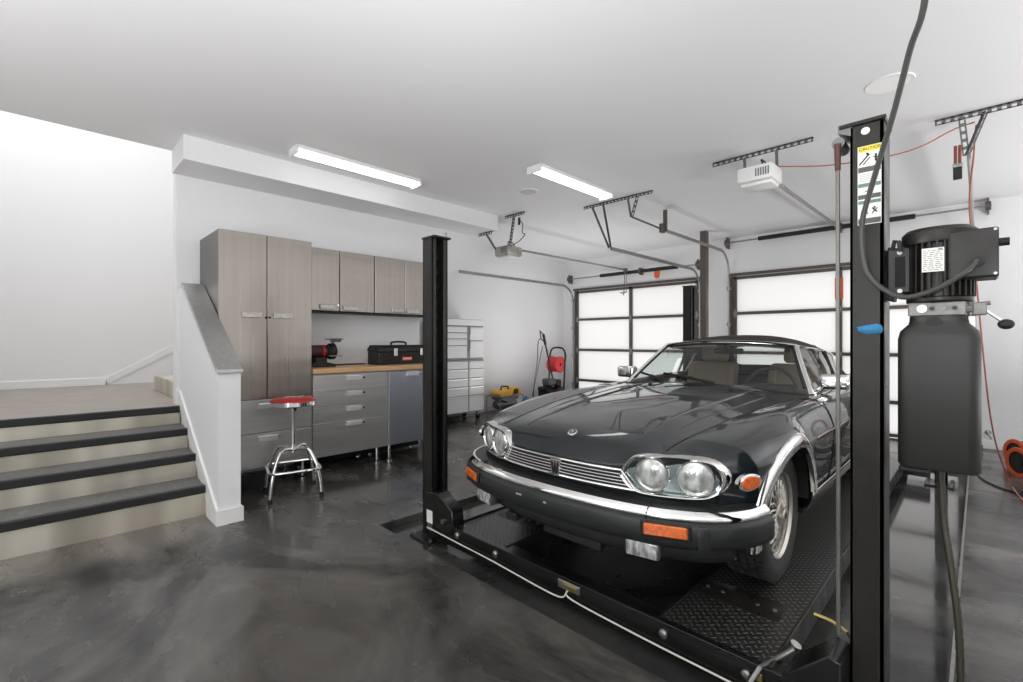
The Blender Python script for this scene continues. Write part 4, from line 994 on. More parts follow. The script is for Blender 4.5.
# nose panel under the lip and tail panel
def cap(r, zlow, flip):
    low = [bm.verts.new((p.co.x+(.03 if not flip else -.03), p.co.y*.99, zlow)) for p in r[1:-1]]
    rr_ = r[1:-1]
    for k in range(len(low)-1):
        q = (rr_[k], low[k], low[k+1], rr_[k+1])
        bm.faces.new(q[::-1] if flip else q)
cap(VV[0], .44, False); cap(VV[-1], .42, True)
bmesh.ops.recalc_face_normals(bm, faces=bm.faces[:])
b = MB(); b.add(bm)
body = b.build('body', M['paint'], car, world=False, ang=180, sub=2)
def surf(u, frac_v):
    """height of the body skin at lateral distance v"""
    h = section(u); best = None
    pts = h[4:]
    for a, c in zip(pts[:-1], pts[1:]):
        if c.y <= frac_v <= a.y:
            t = (frac_v-a.y)/(c.y-a.y) if abs(c.y-a.y) > 1e-6 else 0
            return a.z+(c.z-a.z)*t
    return pts[-1].z
B = lambda bm_, name, m, parent=car, **k: bm_.build(name, M[m] if isinstance(m, str) else m, parent, world=False, **k)
# wheel wells, floor pan, cabin tub
b = MB()
for ax in (AX1, AX2):
    for s in (-1, 1):
        n = 14; fa = lambda k: (AR+.012)*(ARF/AR if ax == AX1 and k < n/2 else 1)
        ra = [[Vector((ax-fa(k)*math.cos(PI*k/n), s*vv, HUB+(AR+.012)*math.sin(PI*k/n))) for k in range(n+1)] for vv in (.855 if ax > 2 else .835, .52)]
        b.grid(ra); b.poly([v_ for v_ in ra[1]]+[Vector((ax+AR, s*.52, .2)), Vector((ax-AR, s*.52, .2))])
b.box(.5, 4.55, -.52, .52, .20, .24); b.box(1.35, 3.1, -.80, .80, .235, .262)
B(b, 'underbody', 'blackmatte')
b = MB()
b.box(2.0, 3.4, -.70, -.66, .25, .80, bev=.01); b.box(2.0, 3.4, .66, .70, .25, .80, bev=.01); b.box(2.0, 3.4, -.68, .68, .262, .30); b.box(3.36, 3.40, -.68, .68, .28, .84); b.box(3.0, 3.4, -.66, .66, .3, .66, bev=.03)
tub = B(b, 'cabin_lining', 'interior')
# chrome wheel-arch trims
for s in (-1, 1):
    for ax in (AX1, AX2):
        n = 26; a0, a1 = (-4, 172); rws = []
        for k in range(n+1):
            a = math.radians(a0+(a1-a0)*k/n); r4 = []
            for (r, o) in ((AR-.012, -.012), (AR-.012, .010), (AR+.004, .016), (AR+.030, .012), (AR+.052, .005), (AR+.056, -.010)):
                u = ax-r*(ARF/AR if ax == AX1 and math.cos(a) > 0 else 1)*math.cos(a); w_ = HUB+r*math.sin(a); base = v2(ax-(ARF if ax == AX1 and math.cos(a) > 0 else AR)*math.cos(a))
                r4.append(Vector((u, s*(base+o), w_)))
            rws.append(r4)
        bb = MB(); bb.grid(rws, flip=(s > 0)); B(bb, 'arch_trim', 'chrome', ang=60)
# coach line and sill strips
for s in (-1, 1):
    bb = MB(); bb.tube([(u, s*(v2(u)+.003), .658) for u in [1.36+.09*k for k in range(20)]], .006, 8, flat=(.6, 1.3)); B(bb, 'waist_strip', 'chrome')
    bb = MB(); bb.grid([[Vector((u, s*(v2(u)-.046), .262)), Vector((u, s*(v2(u)-.036), .31)), Vector((u, s*(v2(u)-.016), .36))] for u in [1.31+.095*k for k in range(20)]], flip=(s > 0)); B(bb, 'sill_strip', 'chrome', solid=.004)
# shut lines
b = MB()
for s in (-1, 1):
    b.tube([(u+sweep(u, v5(u)), s*v5(u), surf(u, v5(u))+.0005) for u in [.27+.06*k for k in range(29)]], .0035, 6)
    for ud in (1.78, 3.05):
        pts = []
        for p in section(ud)[0:8]: pts.append((ud, s*p.y, p.z))
        b.tube([(p[0], p[1]+s*.0006, p[2]+.0006) for p in pts], .003, 6)
B(b, 'shut_line', 'seam')
# bonnet crease ridges
b = MB()
for s in (-1, 1):
    b.tube([(u, s*v7(u), surf(u, v7(u))-.004) for u in [.34+.08*k for k in range(20)]], [.002+.010*min(1, k/5, (19-k)/3) for k in range(20)], 8)
    b.tube([(u, s*(v6(u)), surf(u, v6(u))-.006) for u in [.42+.08*k for k in range(19)]], [.002+.009*min(1, k/5, (18-k)/3) for k in range(19)], 8)
B(b, 'bonnet_ridge', 'paint')
# headlamps ---------------------------------------------------------------
def headlamp(s):
    # outline of the oval bezel in (v, w); u follows the swept nose
    out = [(.338, .592), (.352, .632), (.378, .665), (.41, .683), (.47, .690), (.56, .694), (.64, .692), (.69, .676), (.722, .643), (.732, .603), (.716, .562), (.68, .535), (.63, .525), (.55, .523), (.46, .524), (.41, .530), (.372, .550)]
    oc = bez([(p[0], p[1], 0) for p in out+out[:1]], 64); out = [(p.x, p.y) for p in oc[:-1]]
    def U(v): return .196+.20*(v/.74)**2.5
    c = Vector((.53, .608))
    def ring(f, du):
        r = []
        for (v, w_) in out:
            vv, ww = c.x+(v-c.x)*f, c.y+(w_-c.y)*f; r.append(Vector((U(vv)+du, s*vv, ww)))
        r.append(r[0].copy()); return r
    bb = MB(); bb.grid([ring(1.05, .03), ring(1.05, -.004), ring(1.0, -.020), ring(.95, -.016), ring(.90, .006)], flip=(s < 0)); hl = B(bb, 'headlamp', 'chrome', ang=60)
    bb = MB(); q = ring(.92, .0)
    pl_ = MB()
    # back plate, slightly recessed, follows the sweep
    n = 14; gr = []
    for k in range(n+1):
        v = .345+(.725-.345)*k/n
        ws = [w_ for (a, w_) in zip([0]*99, [])]
        # vertical extent of the outline at this v
        lo, hi = .7, .5
        for (p0, p1) in zip(out, out[1:]+out[:1]):
            if (p0[0]-v)*(p1[0]-v) <= 0 and abs(p1[0]-p0[0]) > 1e-9:
                t = (v-p0[0])/(p1[0]-p0[0]); z = p0[1]+(p1[1]-p0[1])*t; lo, hi = min(lo, z), max(hi, z)
        gr.append([Vector((U(v)+.004, s*v, lo+.002)), Vector((U(v)-.002, s*v, (lo+hi)/2)), Vector((U(v)+.004, s*v, hi-.002))])
    pl_.grid(gr, flip=(s < 0)); B(pl_, 'bezel', 'bezel', hl)
    for v0 in (.467, .627):
        u0 = U(v0); tilt = math.atan(.20*2.5*(v0/.74)**1.5/.74)
        Mx = Matrix.Translation((u0, s*v0, .609)) @ Matrix.Rotation(-s*tilt*.75, 4, 'Z') @ Matrix.Rotation(-PI/2, 4, 'Y')
        MBr = MB(); MBr.lathe([(.060, -.008), (.0745, -.008), (.077, .006), (.073, .014), (.068, .014), (.062, .004)], M=Mx, seg=36, closed=True); rg = B(MBr, 'lamp_ring', 'chrome', hl)
        L_ = MB(); L_.lathe([(.066, .006), (.055, .013), (.035, .018), (.015, .0205), (0, .021)], M=Mx, seg=32); B(L_, 'lamp_lens', 'lenscl', hl)
    return hl
headlamp(-1); headlamp(1)
# grille ---------------------------------------------------------------
gw_t, gw_b, gz_t, gz_b = .345, .405, .612, .535
UG = lambda v: .192+.20*(abs(v)/.74)**2.5
b = MB(); n = 12
b.grid([[Vector((UG(t*gw_b)-.004, t*gw_b, gz_b)), Vector((UG(t*gw_t)-.004, t*gw_t, gz_t))] for t in [-1+2*k/n for k in range(n+1)]]); gr = B(b, 'grille', 'grilled')
def bar(z, r, m, name, hw, du=-.012, fl=(1, 1)):
    q = MB(); q.tube([(UG(t*hw)+du, t*hw, z) for t in [-1+2*k/16 for k in range(17)]], r, 8, flat=fl); return B(q, name, m, gr)
bar(gz_t+.002, .0055, 'chrome', 'grille_surround', gw_t); bar(gz_b-.001, .0075, 'chrome', 'grille_surround', gw_b, -.014)
for k in range(4):
    z = gz_b+.016+k*.0148; bar(z, .0021, 'satin', 'grille_bar', gw_b-(gw_b-gw_t)*(z-gz_b)/(gz_t-gz_b)-.004)
for s in (-1, 1):
    q = MB(); q.tube([(UG(gw_t)-.012, s*gw_t, gz_t), (UG(gw_b)-.014, s*gw_b, gz_b)], .0055, 8); B(q, 'grille_surround', 'chrome', gr)
# grille emblem: chevron badge with leaping cat head plate
q = MB(); q.prism([(-.034, .607), (.034, .607), (.024, .535), (.008, .527), (-.008, .527), (-.024, .535)], 'x', .170, .180, bev=.002); em = B(q, 'grille_badge', 'chrome', gr)
q = MB(); q.prism([(-.024, .598), (-.015, .598), (-.006, .560), (-.002, .598), (.002, .598), (.006, .560), (.015, .598), (.024, .598), (.014, .542), (.006, .536), (0, .548), (-.006, .536), (-.014, .542)], 'x', .1675, .1695); B(q, 'badge_relief', 'grilled', em)
# bonnet badge
q = MB(); Mb = Matrix.Translation((.315, 0, surf(.315, 0)+.001)) @ Matrix.Rotation(-.42, 4, 'Y'); q.lathe([(0, .008), (.016, .0075), (.026, .005), (.029, 0), (0, 0)], M=Mb, seg=28); bb_ = B(q, 'bonnet_badge', 'angle')
q = MB(); q.lathe([(.020, .0078), (.023, .0085), (.026, .0062)], M=Mb, seg=28)
q.sphere((.314, 0, surf(.315, 0)+.009), .011, 14, (1, .8, .5)); B(q, 'badge_ring', 'chrome', bb_)
# small chrome jets on bonnet -> wiper washer nozzles
for s in (-1, 1):
    q = MB(); q.box(1.70, 1.73, s*.30-.012, s*.30+.012, surf(1.71, .3)-.004, surf(1.71, .3)+.012, bev=.004); B(q, 'washer_nozzle', 'blackmatte')
# bumper ---------------------------------------------------------------
PLAN = bez([(.085, 0, 0), (.09, .15, 0), (.105, .32, 0), (.14, .5, 0), (.185, .62, 0), (.245, .715, 0), (.32, .785, 0), (.41, .832, 0), (.48, .850, 0), (.525, .857, 0)], 40)
def bumper_path(pts): return [Vector((p.x, -p.y, 0)) for p in pts[::-1]]+pts[1:]
def bumper(profile, path, name, m, parent, ends=True):
    rws = []
    n = len(path)
    for i, p in enumerate(path):
        t = (path[min(i+1, n-1)]-path[max(i-1, 0)]).normalized(); nrm = Vector((-t.y, t.x, 0))   # outward = forward at centre
        rws.append([Vector((p.x+nrm.x*o, p.y+nrm.y*o, w_)) for (o, w_) in profile])
    q = MB(); q.grid(rws)
    if ends: q.poly(rws[0]); q.poly(rws[-1][::-1])
    bmesh.ops.recalc_face_normals(q.bm, faces=q.bm.faces[:])
    return B(q, name, m, parent, ang=40)
full = bumper_path(PLAN)
blk = bumper([(-.14, .500), (-.036, .500), (-.012, .470), (.010, .460), (.018, .445), (.018, .385), (.008, .362), (-.02, .348), (-.10, .345), (-.14, .36), (-.14, .495)], full, 'front_bumper', 'bumper', car)
ix = [i for i, p in enumerate(full) if abs(p.y) <= .735]
bumper([(-.034, .489), (-.031, .502), (-.019, .5025), (-.004, .489), (.003, .477), (.002, .470), (-.008, .466)], full, 'chrome_blade', 'chrome', blk)
for s in (-1, 1):
    i = min(range(len(full)), key=lambda k: abs(full[k].y-s*.50)); p = full[i]
    q = MB(); q.tube([(p.x+.05, p.y, .508), (p.x+.03, p.y, .5085), (p.x+.003, p.y, .482), (p.x-.003, p.y, .460)], .0045, 6); B(q, 'blade_joint', 'seam', blk)
# overrider corner blocks, signal and fog lamps
def on_plan(v):
    for a, c in zip(PLAN[:-1], PLAN[1:]):
        if a.y <= v <= c.y:
            t = (v-a.y)/(c.y-a.y); d = (c-a).normalized(); return a.x+(c.x-a.x)*t, math.atan2(d.x, d.y)
for s in (-1, 1):
    u0, an = on_plan(.575)
    Mx = Matrix.Translation((u0-.018, s*.58, .430)) @ Matrix.Rotation(-s*an, 4, 'Z')
    q = MB(); q.box(-.008, .012, -.098, .098, -.034, .033, bev=.008, M=Mx); sh = B(q, 'signal_housing', 'blackmatte', blk)
    q = MB(); q.box(-.013, .0, -.084, .084, -.024, .023, bev=.005, M=Mx); B(q, 'turn_signal', 'amber', sh)
    q = MB()
    for e in (-.074, .074): q.cyl((-.016, e, 0), (-.012, e, 0), .004, seg=8)
    q.bm.transform(Mx); B(q, 'lens_screw', 'zinc', sh)
    u1, an1 = on_plan(.46)
    Mx = Matrix.Translation((u1+.03, s*.475, .326)) @ Matrix.Rotation(-s*an1*.8, 4, 'Z')
    q = MB(); q.box(-.02, .04, -.072, .072, -.038, .038, bev=.012, seg=2, M=Mx); fl = B(q, 'fog_lamp', 'angle', car)
    q = MB(); q.box(-.026, -.016, -.064, .064, -.031, .031, bev=.007, seg=2, M=Mx); B(q, 'fog_lens', 'foglens', fl)
    u2, an2 = on_plan(.70)
    Mx = Matrix.Translation((u2-.006, s*.70, .408)) @ Matrix.Rotation(-s*an2, 4, 'Z')
    q = MB(); q.box(-.016, .03, -.028, .028, -.052, .050, bev=.012, seg=2, M=Mx); B(q, 'corner_block', 'bumper', blk)
# front valance
b = MB(); pv = [Vector((p.x+.07, p.y*.93, 0)) for p in PLAN if p.y < .80]; pv = bumper_path(pv)
rws = [[Vector((p.x, p.y, .37)), Vector((p.x+.01, p.y, .30)), Vector((p.x+.05, p.y*.985, .262)), Vector((p.x+.12, p.y*.97, .245))] for p in pv]
b.grid(rws); B(b, 'valance', 'valance', ang=60, solid=.01)
b = MB(); b.box(.20, .235, -.24, .10, .22, .262, bev=.006); B(b, 'tow_bracket', 'blackmatte')
b = MB(); b.box(.19, .25, .28, .36, .225, .26, bev=.004); B(b, 'tow_eye', 'blackmatte')
for v_ in (-.02, .14, .16):
    u0, an = on_plan(abs(v_)); q = MB(); q.box(u0-.0205, u0-.017, v_-.008, v_+.008, .424, .432, bev=.001); B(q, 'plate_screw', 'satin', blk)
# rear bumper and lamps
b = MB(); rp_ = bumper_path([Vector((4.72-(p.x-.085)*.9, p.y*.93, 0)) for p in PLAN])
rws = [[Vector((p.x+o, p.y*(1+o*.5), w_)) for (o, w_) in ((-.12, .50), (.0, .505), (.03, .47), (.03, .38), (0, .35), (-.12, .35))] for p in rp_]
b.grid(rws); bmesh.ops.recalc_face_normals(b.bm, faces=b.bm.faces[:]); B(b, 'rear_bumper', 'bumper')
for s in (-1, 1):
    q = MB(); q.box(4.50, 4.69, s*.58-.13, s*.58+.13, .56, .70, bev=.02); B(q, 'tail_lamp', 'redlens')
# side markers
for s in (-1, 1):
    Mx = Matrix.Translation((.425, s*(.826), .607)) @ Matrix.Rotation(s*.27, 4, 'Z')
    if s < 0: Mx = Matrix.Translation((.432, -.803, .607)) @ Matrix.Rotation(-.36, 4, 'Z')
    else: Mx = Matrix.Translation((.44, .794, .607)) @ Matrix.Rotation(.36, 4, 'Z')
    Ry = Matrix.Rotation(-s*PI/2, 4, 'X')
    q = MB(); q.lathe([(0, -.01), (.040, -.01), (.040, .006), (.032, .010), (0, .010)], M=Mx @ Matrix.Diagonal((1.75, 1, .90, 1)) @ Ry, seg=28); sm = B(q, 'side_marker', 'chrome')
    q = MB(); q.lathe([(.031, .008), (.029, .015), (0, .019)], M=Mx @ Matrix.Diagonal((1.75, 1, .90, 1)) @ Ry, seg=28); B(q, 'marker_lens', 'amber', sm)
# wheels ---------------------------------------------------------------
TR = .32
WH = .322
def wheel(ax, s):
    Mx = Matrix.Translation((ax+(.041 if ax < 2 else .0), s*.693, WH)) @ Matrix.Rotation(-s*PI/2, 4, 'X')     # local z points outwards
    prof = [(.205, .085), (.235, .097), (.270, .102), (.298, .098), (.311, .090)]
    zs = [-.083, -.052, -.049, -.020, -.017, .017, .020, .049, .052, .083]
    tread = []
    for k, z in enumerate(zs[::-1]):
        tread.append((TR-.0015-abs(z)*.04, z))
    # circumferential grooves
    tr = []
    for a in ((.088, .056), (.050, .022), (.016, -.016), (-.022, -.050), (-.056, -.088)):
        for (r, z) in ((TR-.012, a[0]+.002), (TR-.002-abs(a[0])*.05, a[0]), (TR-.002-abs(a[1])*.05, a[1]), (TR-.012, a[1]-.002)): tr.append((r, z))
    p = [(.205, .085)]+prof[1:]+tr+[(.311, -.09), (.298, -.098), (.270, -.102), (.235, -.097), (.205, -.085)]
    q = MB(); q.lathe(p, M=Mx, seg=72); ty = B(q, 'tyre', 'tyre', ang=40)
    q = MB()     # tread blocks: slanted sipes as thin raised lugs on the shoulders
    for k in range(60):
        a = 2*PI*k/60
        for (z0, sk) in ((.072, .3), (.036, -.3), (0, .3), (-.036, -.3), (-.072, .3)):
            q.box(TR-.006, TR+.0005, -.012, .012, z0-.014, z0+.014, M=Mx @ Matrix.Rotation(a, 4, 'Z') @ Matrix.Translation((0, 0, 0)))
    B(q, 'tread', 'tyre', ty)
    q = MB(); q.lathe([(.196, .078), (.200, .086), (.208, .092), (.212, .086), (.205, .076), (.192, .070), (.182, .04), (.168, -.02), (.165, -.08), (.20, -.085)], M=Mx, seg=56); rm = B(q, 'rim', 'rim', ty, ang=50)
    q = MB(); q.lathe([(0, .052), (.166, .047), (.166, .03), (0, .03)], M=Mx, seg=40); B(q, 'brake_disc', 'seam', rm)  # black paints the shade behind the spokes
    q = MB()     # lattice spokes
    n = 20
    for k in range(n):
        for d in (-1, 1):
            a0 = 2*PI*k/n; a1 = a0+d*2*PI/n*1.5
            q.tube([Mx @ Vector((.052*math.cos(a0), .052*math.sin(a0), .080)), Mx @ Vector((.115*math.cos((a0+a1)/2), .115*math.sin((a0+a1)/2), .076)), Mx @ Vector((.172*math.cos(a1), .172*math.sin(a1), .066))], .0062, 6)
    B(q, 'lattice_spokes', 'rim', rm)
    q = MB(); q.lathe([(.176, .056), (.189, .070), (.184, .076), (.168, .070), (.168, .056)], M=Mx, seg=48); B(q, 'spoke_ring', 'rim', rm)
    q = MB(); q.lathe([(.060, .05), (.062, .080), (.050, .088), (.034, .088), (.032, .106), (.028, .110), (0, .112)], M=Mx, seg=28); hb = B(q, 'hub_cap', 'rim', rm)
    q = MB(); q.lathe([(0, .113), (.014, .113), (.016, .1115)], M=Mx, seg=18); B(q, 'cap_badge', 'inkg', hb)
    return ty
for ax in (AX1, AX2):
    for s in (-1, 1): wheel(ax, s)
# windscreen ---------------------------------------------------------------
def ws_pt(t, k):   # t -1..1 across, k 0 bottom .. 1 top
    cb = (2.06-.13*(1-t*t), .70*t, .818+.040*(1-t*t)); ct = (2.449-.055*(1-t*t), .517*t, 1.149+.030*(1-t*t))
    p = Vector(cb).lerp(Vector(ct), k); p.x -= .012*math.sin(PI*k); return p
b = MB(); b.grid([[ws_pt(-1+2*i/20, k/6) for k in range(7)] for i in range(21)]); B(b, 'windscreen', 'glass', ang=180)
loop = [ws_pt(-1, k/8) for k in range(9)]+[ws_pt(-1+2*i/20, 1) for i in range(1, 20)]+[ws_pt(1, 1-k/8) for k in range(9)]
b = MB(); b.tube(loop, .019, 10, flat=(1.0, .8)); fr = B(b, 'windscreen_frame', 'chrome', ang=60)
b = MB(); b.tube([ws_pt(-1+2*i/20, 0)+Vector((-.022, 0, -.004)) for i in range(21)], .022, 8, flat=(1.5, .6)); B(b, 'screen_seal', 'blackmatte')
inn = [ws_pt(-.955, k/8) for k in range(1, 9)]+[ws_pt(-.95+1.9*i/20, .955) for i in range(1, 20)]+[ws_pt(.955, 1-k/8) for k in range(0, 8)]
b = MB(); b.tube(inn, .009, 6); B(b, 'screen_gasket', 'blackmatte', fr)
# cowl
b = MB(); b.grid([[ws_pt(-1+2*i/20, 0)+Vector((.0, 0, -.012)) for i in range(21)], [Vector((2.26, .70*(-1+2*i/20), .812)) for i in range(21)]]); B(b, 'dash_shelf', 'interior', solid=.01)
# dashboard, wheel, seats, mirror
b = MB(); b.box(2.22, 2.42, -.66, .66, .60, .815, bev=.03, seg=2); b.box(2.30, 2.44, -.52, -.16, .74, .855, bev=.02, seg=2); db = B(b, 'dashboard', 'interior')
b = MB(); Msw = Matrix.Translation((2.50, -.32, .80)) @ Matrix.Rotation(-1.10, 4, 'Y')
pts = [Msw @ Vector((.185*math.cos(2*PI*k/36), .185*math.sin(2*PI*k/36), 0)) for k in range(36)]
b.tube(pts, .014, 8, closed=True); b.tube([Msw @ Vector((0, -.18, 0)), Msw @ Vector((0, 0, -.03)), Msw @ Vector((0, .18, 0))], .014, 8); b.tube([Msw @ Vector((0, 0, -.03)), Msw @ Vector((-.17, 0, 0))], .014, 8); b.lathe([(0, .01), (.06, .0), (.06, -.05), (0, -.06)], M=Msw, seg=20); b.tube([Msw @ Vector((0, 0, -.04)), Msw @ Vector((0, 0, -.22))], .03, 10)
B(b, 'steering_wheel', 'interior')
for s in (-1, 1):
    b = MB(); v0 = s*.375
    b.box(2.62, 3.10, v0-.24, v0+.24, .42, .56, bev=.05, seg=3)
    Ms = Matrix.Translation((3.06, v0, .52)) @ Matrix.Rotation(.30, 4, 'Y'); b.box(-.06, .06, -.235, .235, 0, .48, bev=.05, seg=3, M=Ms)
    b.box(-.075, .02, -.235, -.15, .05, .45, bev=.03, seg=2, M=Ms); b.box(-.075, .02, .15, .235, .05, .45, bev=.03, seg=2, M=Ms)
    st_ = B(b, 'seat', 'leather')
    b = MB(); b.box(-.04, .05, -.13, .13, .49, .66, bev=.035, seg=3, M=Ms); B(b, 'headrest', 'leather', st_)
b = MB(); b.box(2.50, 2.53, -.12, .12, 1.075, 1.125, bev=.012, seg=2); b.cyl((2.49, 0, 1.10), (2.44, 0, 1.16), .01, seg=8); B(b, 'interior_mirror', 'blackmatte')
for s in (-1, 1):
    b = MB(); b.grid([[ws_pt(s*.10+s*.75*i/6, .90)+Vector((.03, 0, 0)), ws_pt(s*.10+s*.75*i/6, .985)+Vector((.02, 0, 0))] for i in range(7)]); B(b, 'sun_visor', 'leather', solid=.012)
# soft top ---------------------------------------------------------------
vE = pl({2.42: .525, 2.7: .565, 3.0: .585, 3.25: .595, 3.4: .60})
wE = pl({2.42: 1.150, 2.7: 1.130, 3.0: 1.115, 3.25: 1.085, 3.4: 1.04})
wC = pl({2.42: 1.190, 2.55: 1.216, 2.7: 1.234, 3.0: 1.242, 3.25: 1.215, 3.42: 1.145, 3.6: 1.02, 3.78: .875})
rows_ = []
for u in (2.42, 2.5, 2.6, 2.7, 2.85, 3.0, 3.12, 3.25, 3.33):
    ve, we, wc = vE(u), wE(u), wC(u); r = []
    for k in range(17):
        t = -1+2*k/16; a = abs(t); r.append(Vector((u-(.045*(1-t*t) if u < 2.5 else 0)*(2.5-u)/.08, ve*t, we+(wc-we)*(1-a**2.6))))
    rows_.append(r)
for (u, f) in ((3.42, .0), (3.5, .25), (3.6, .5), (3.7, .78), (3.78, 1.0)):
    ve = .60+.06*f; wc = wC(u); we = 1.03-(1.03-.865)*f; ue = u-.08-.02*f; r = []
    we = min(we, wc-.004)
    for k in range(17):
        t = -1+2*k/16; a = abs(t); r.append(Vector((u-.10*a**4, ve*t, we+(wc-we)*(1-a**2.6))))
    rows_.append(r)
WIN = []
def rear_window(i, j): return 9 <= i <= 11 and 4 <= j <= 11
bt = bmesh.new(); bw = bmesh.new()
Vt = [[bt.verts.new(p) for p in r] for r in rows_]; Vw = [[bw.verts.new(p+Vector((0, 0, -.004))) for p in r] for r in rows_]
for i in range(len(rows_)-1):
    for j in range(16):
        (bw if rear_window(i, j) else bt).faces.new(tuple((Vw if rear_window(i, j) else Vt)[a][c] for a, c in ((i, j), (i, j+1), (i+1, j+1), (i+1, j))))
bmesh.ops.delete(bw, geom=[v_ for v_ in bw.verts if not v_.link_faces], context='VERTS'); bmesh.ops.delete(bt, geom=[v_ for v_ in bt.verts if not v_.link_faces], context='VERTS')
for q in (bt, bw): bmesh.ops.recalc_face_normals(q, faces=q.faces[:])
b = MB(); b.add(bt); top = B(b, 'soft_top', 'canvas', ang=180, sub=1, solid=.012)
b = MB(); b.add(bw); B(b, 'rear_window', 'plastic_film', top, ang=180)
# quarter panels of the hood and the side windows
for s in (-1, 1):
    A = [(3.33, .598, 1.062), (3.42-.10, .60, 1.03), (3.40, .615, .99), (3.50, .63, .945), (3.60, .645, .90), (3.68, .66, .865)]
    lowr = [(3.20, .665, .855), (3.26, .67, .858), (3.34, .672, .86), (3.44, .672, .862), (3.56, .668, .864), (3.68, .662, .864)]
    b = MB(); b.grid([[Vector((p[0], s*p[1], p[2])), Vector(((p[0]+q[0])/2, s*(p[1]+q[1])/2+s*.006, (p[2]+q[2])/2)), Vector((q[0], s*q[1], q[2]))] for p, q in zip(A, lowr)], flip=(s > 0)); B(b, 'hood_quarter', 'canvas', top, ang=180, solid=.008)
    # drip rail and window frame
    b = MB(); b.tube([(2.45, s*.530, 1.145), (2.7, s*.570, 1.124), (3.0, s*.590, 1.108), (3.2, s*.600, 1.085), (3.30, s*.604, 1.06)], .010, 8); b.tube([(3.30, s*.604, 1.06), (3.26, s*.635, .97), (3.20, s*.672, .862)], .010, 8); B(b, 'window_frame', 'chrome')
    b = MB(); b.tube([(3.03, s*.592, 1.100), (3.03, s*.635, .97), (3.02, s*.678, .862)], .014, 8); B(b, 'window_pillar', 'blackmatte')
    def belt(u): return s*(.69 if u < 2.2 else .69-(u-2.2)*.012)
    b = MB(); g = []
    for u in (2.12, 2.2, 2.3, 2.4, 2.5, 2.7, 2.9, 3.02):
        tb = Vector((u, s*(.692-max(0, u-2.1)*.014), .838)); k = min(1, max(.02, (u-2.08)/.385)); tt = ws_pt(s*1, k)+Vector((.02, 0, 0)) if k < 1 else Vector((u, s*vE(u), wE(u)-.01))
        g.append([tb, tb.lerp(tt, .5)+Vector((0, s*.006, 0)), tt])
    b.grid(g); B(b, 'side_window', 'glass', ang=180)
    b = MB(); b.grid([[Vector((3.04, s*.678, .862)), Vector((3.04, s*.594, 1.10))], [Vector((3.12, s*.675, .862)), Vector((3.12, s*.598, 1.09))], [Vector((3.20, s*.672, .862)), Vector((3.29, s*.602, 1.06))]]); B(b, 'quarter_window', 'glass')
    b = MB(); b.tube([(2.08, s*.715, .832), (2.4, s*.722, .842), (2.8, s*.722, .852), (3.2, s*.70, .866), (3.6, s*.68, .872)], .008, 8); B(b, 'belt_strip', 'chrome')
    # door mirror
    m0 = Vector((2.235, s*.80, .905))
    b = MB(); b.box(m0.x-.045, m0.x+.05, min(m0.y-.085, m0.y+.085), max(m0.y-.085, m0.y+.085), m0.z-.05, m0.z+.05, bev=.022, seg=3); mr_ = B(b, 'door_mirror', 'chrome')
    b = MB(); b.box(m0.x+.0495, m0.x+.053, m0.y-.07, m0.y+.07, m0.z-.038, m0.z+.038, bev=.002); B(b, 'mirror_glass', 'satin', mr_)
    b = MB(); b.tube([(2.22, s*.69, .835), (2.22, s*.725, .86), (2.23, s*.76, .885)], [.022, .018, .018], 10); B(b, 'mirror_arm', 'chrome', mr_)
    # door handle
    b = MB(); b.box(2.80, 2.95, s*.885-.012, s*.885+.012, .70, .725, bev=.006); B(b, 'door_handle', 'chrome')
# wipers
def wiper(p0, p1, q0):
    b = MB(); b.cyl(Vector(q0)-Vector((0, 0, .02)), Vector(q0)+Vector((0, 0, .012)), .018, seg=12); b.tube([q0, Vector(p0).lerp(Vector(p1), .45)+Vector((-.012, 0, .012))], .008, 8); wa = B(b, 'wiper', 'blackmatte')
    b = MB(); b.tube([p0, Vector(p0).lerp(Vector(p1), .5)+Vector((-.006, 0, .004)), p1], .0085, 6, flat=(.7, 1.2)); B(b, 'wiper_blade', 'blackmatte', wa)
def on_ws(t, k, d=-.016): return ws_pt(t, k)+Vector((d, 0, .008))
wiper(on_ws(-.14, .03), on_ws(.52, .20), on_ws(-.24, -.04, -.03)); wiper(on_ws(.46, .04), on_ws(.90, .24), on_ws(.38, -.04, -.03))
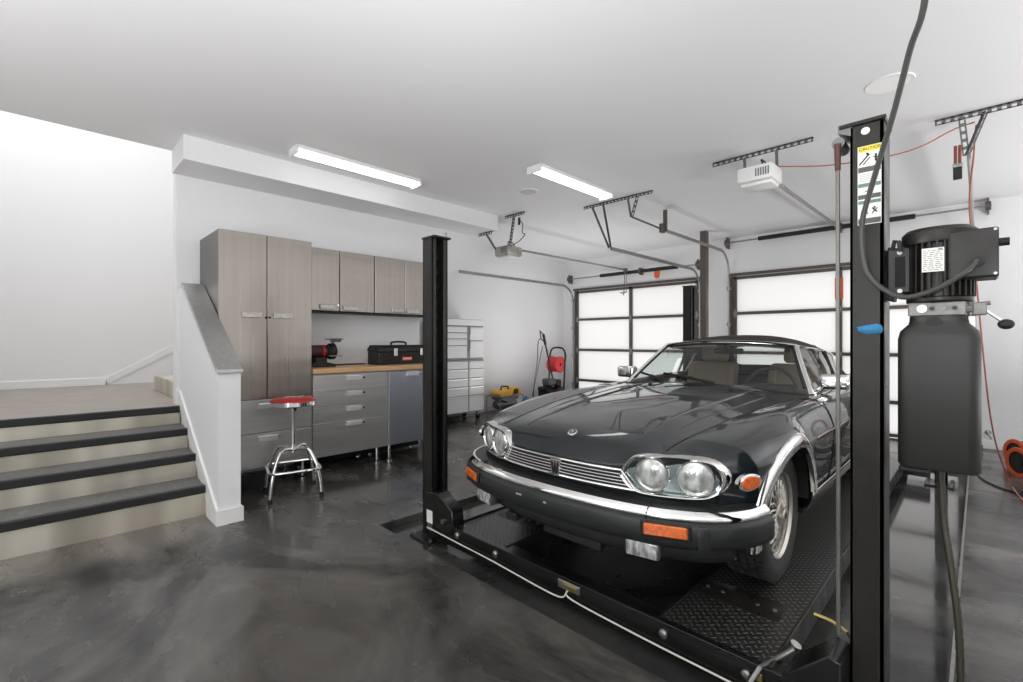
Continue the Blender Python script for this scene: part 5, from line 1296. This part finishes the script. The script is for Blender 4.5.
# ================================================================ light and camera
w = bpy.data.worlds.new('World'); sc.world = w; w.use_nodes = True
w.node_tree.nodes['Background'].inputs[0].default_value = (1.0, .985, .97, 1); w.node_tree.nodes['Background'].inputs[1].default_value = 1.2
def area(name, loc, direction, size, power, col=(1, .99, .985)):
    l = bpy.data.lights.new(name, 'AREA'); l.shape = 'DISK'; l.size = size; l.energy = power; l.color = col
    o = bpy.data.objects.new(name, l); C.objects.link(o); o.location = loc; o.rotation_euler = Vector(direction).to_track_quat('-Z', 'Y').to_euler(); return o
# flash head inferred from the ceiling glow, then added uplights brightening the room
area('bounce_fill', (.9, 1.3, 1.35), (.45, .02, 1), .8, 17)
area('bounce_fill', (-1.4, -2.2, .9), (0, .0, 1), 1.6, 120)
area('bounce_fill', (-1.8, 1.9, .9), (0, .0, 1), 1.6, 105)
area('bounce_fill', (3.2, -2.6, .7), (0, .0, 1), 1.6, 105)
area('bounce_fill', (6.4, -2.5, .7), (0, .0, 1), 1.6, 100)
area('bounce_fill', (6.4, 4.7, .4), (0, .0, 1), 1.6, 34)  # added fill behind the car for the far ceiling
# added fill from behind the camera, set at an unseen window opening
area('front_fill', (-2.9, -.3, 1.6), (1, .15, -.1), 1.6, 45, (.97, .985, 1))
# daylight falling down the stair well
area('stairwell_skylight', (-.2, 6.8, 6.1), (0, .0, -1), 2.4, 70, (.97, .98, 1))
fpx, th = 469.0, math.radians(44.97)
cam = bpy.data.cameras.new('camera'); co = bpy.data.objects.new('camera', cam); C.objects.link(co)
cam.sensor_width = 36; cam.sensor_fit = 'HORIZONTAL'; cam.lens = fpx/1023*36; cam.clip_start = .02
co.location = (0, 0, 1.32)
fwd = Vector((math.cos(th), math.sin(th), 0))
co.rotation_euler = fwd.to_track_quat('-Z', 'Y').to_euler()
sc.camera = co
v = sc.view_settings; v.view_transform = 'Standard'; v.look = 'None'; v.gamma = 1; v.exposure = 0.06; v.use_curve_mapping = False
sc.cycles.use_denoising = True
sc.cycles.max_bounces = 10; sc.cycles.diffuse_bounces = 6; sc.cycles.transparent_max_bounces = 16
sc.cycles.sample_clamp_indirect = 6
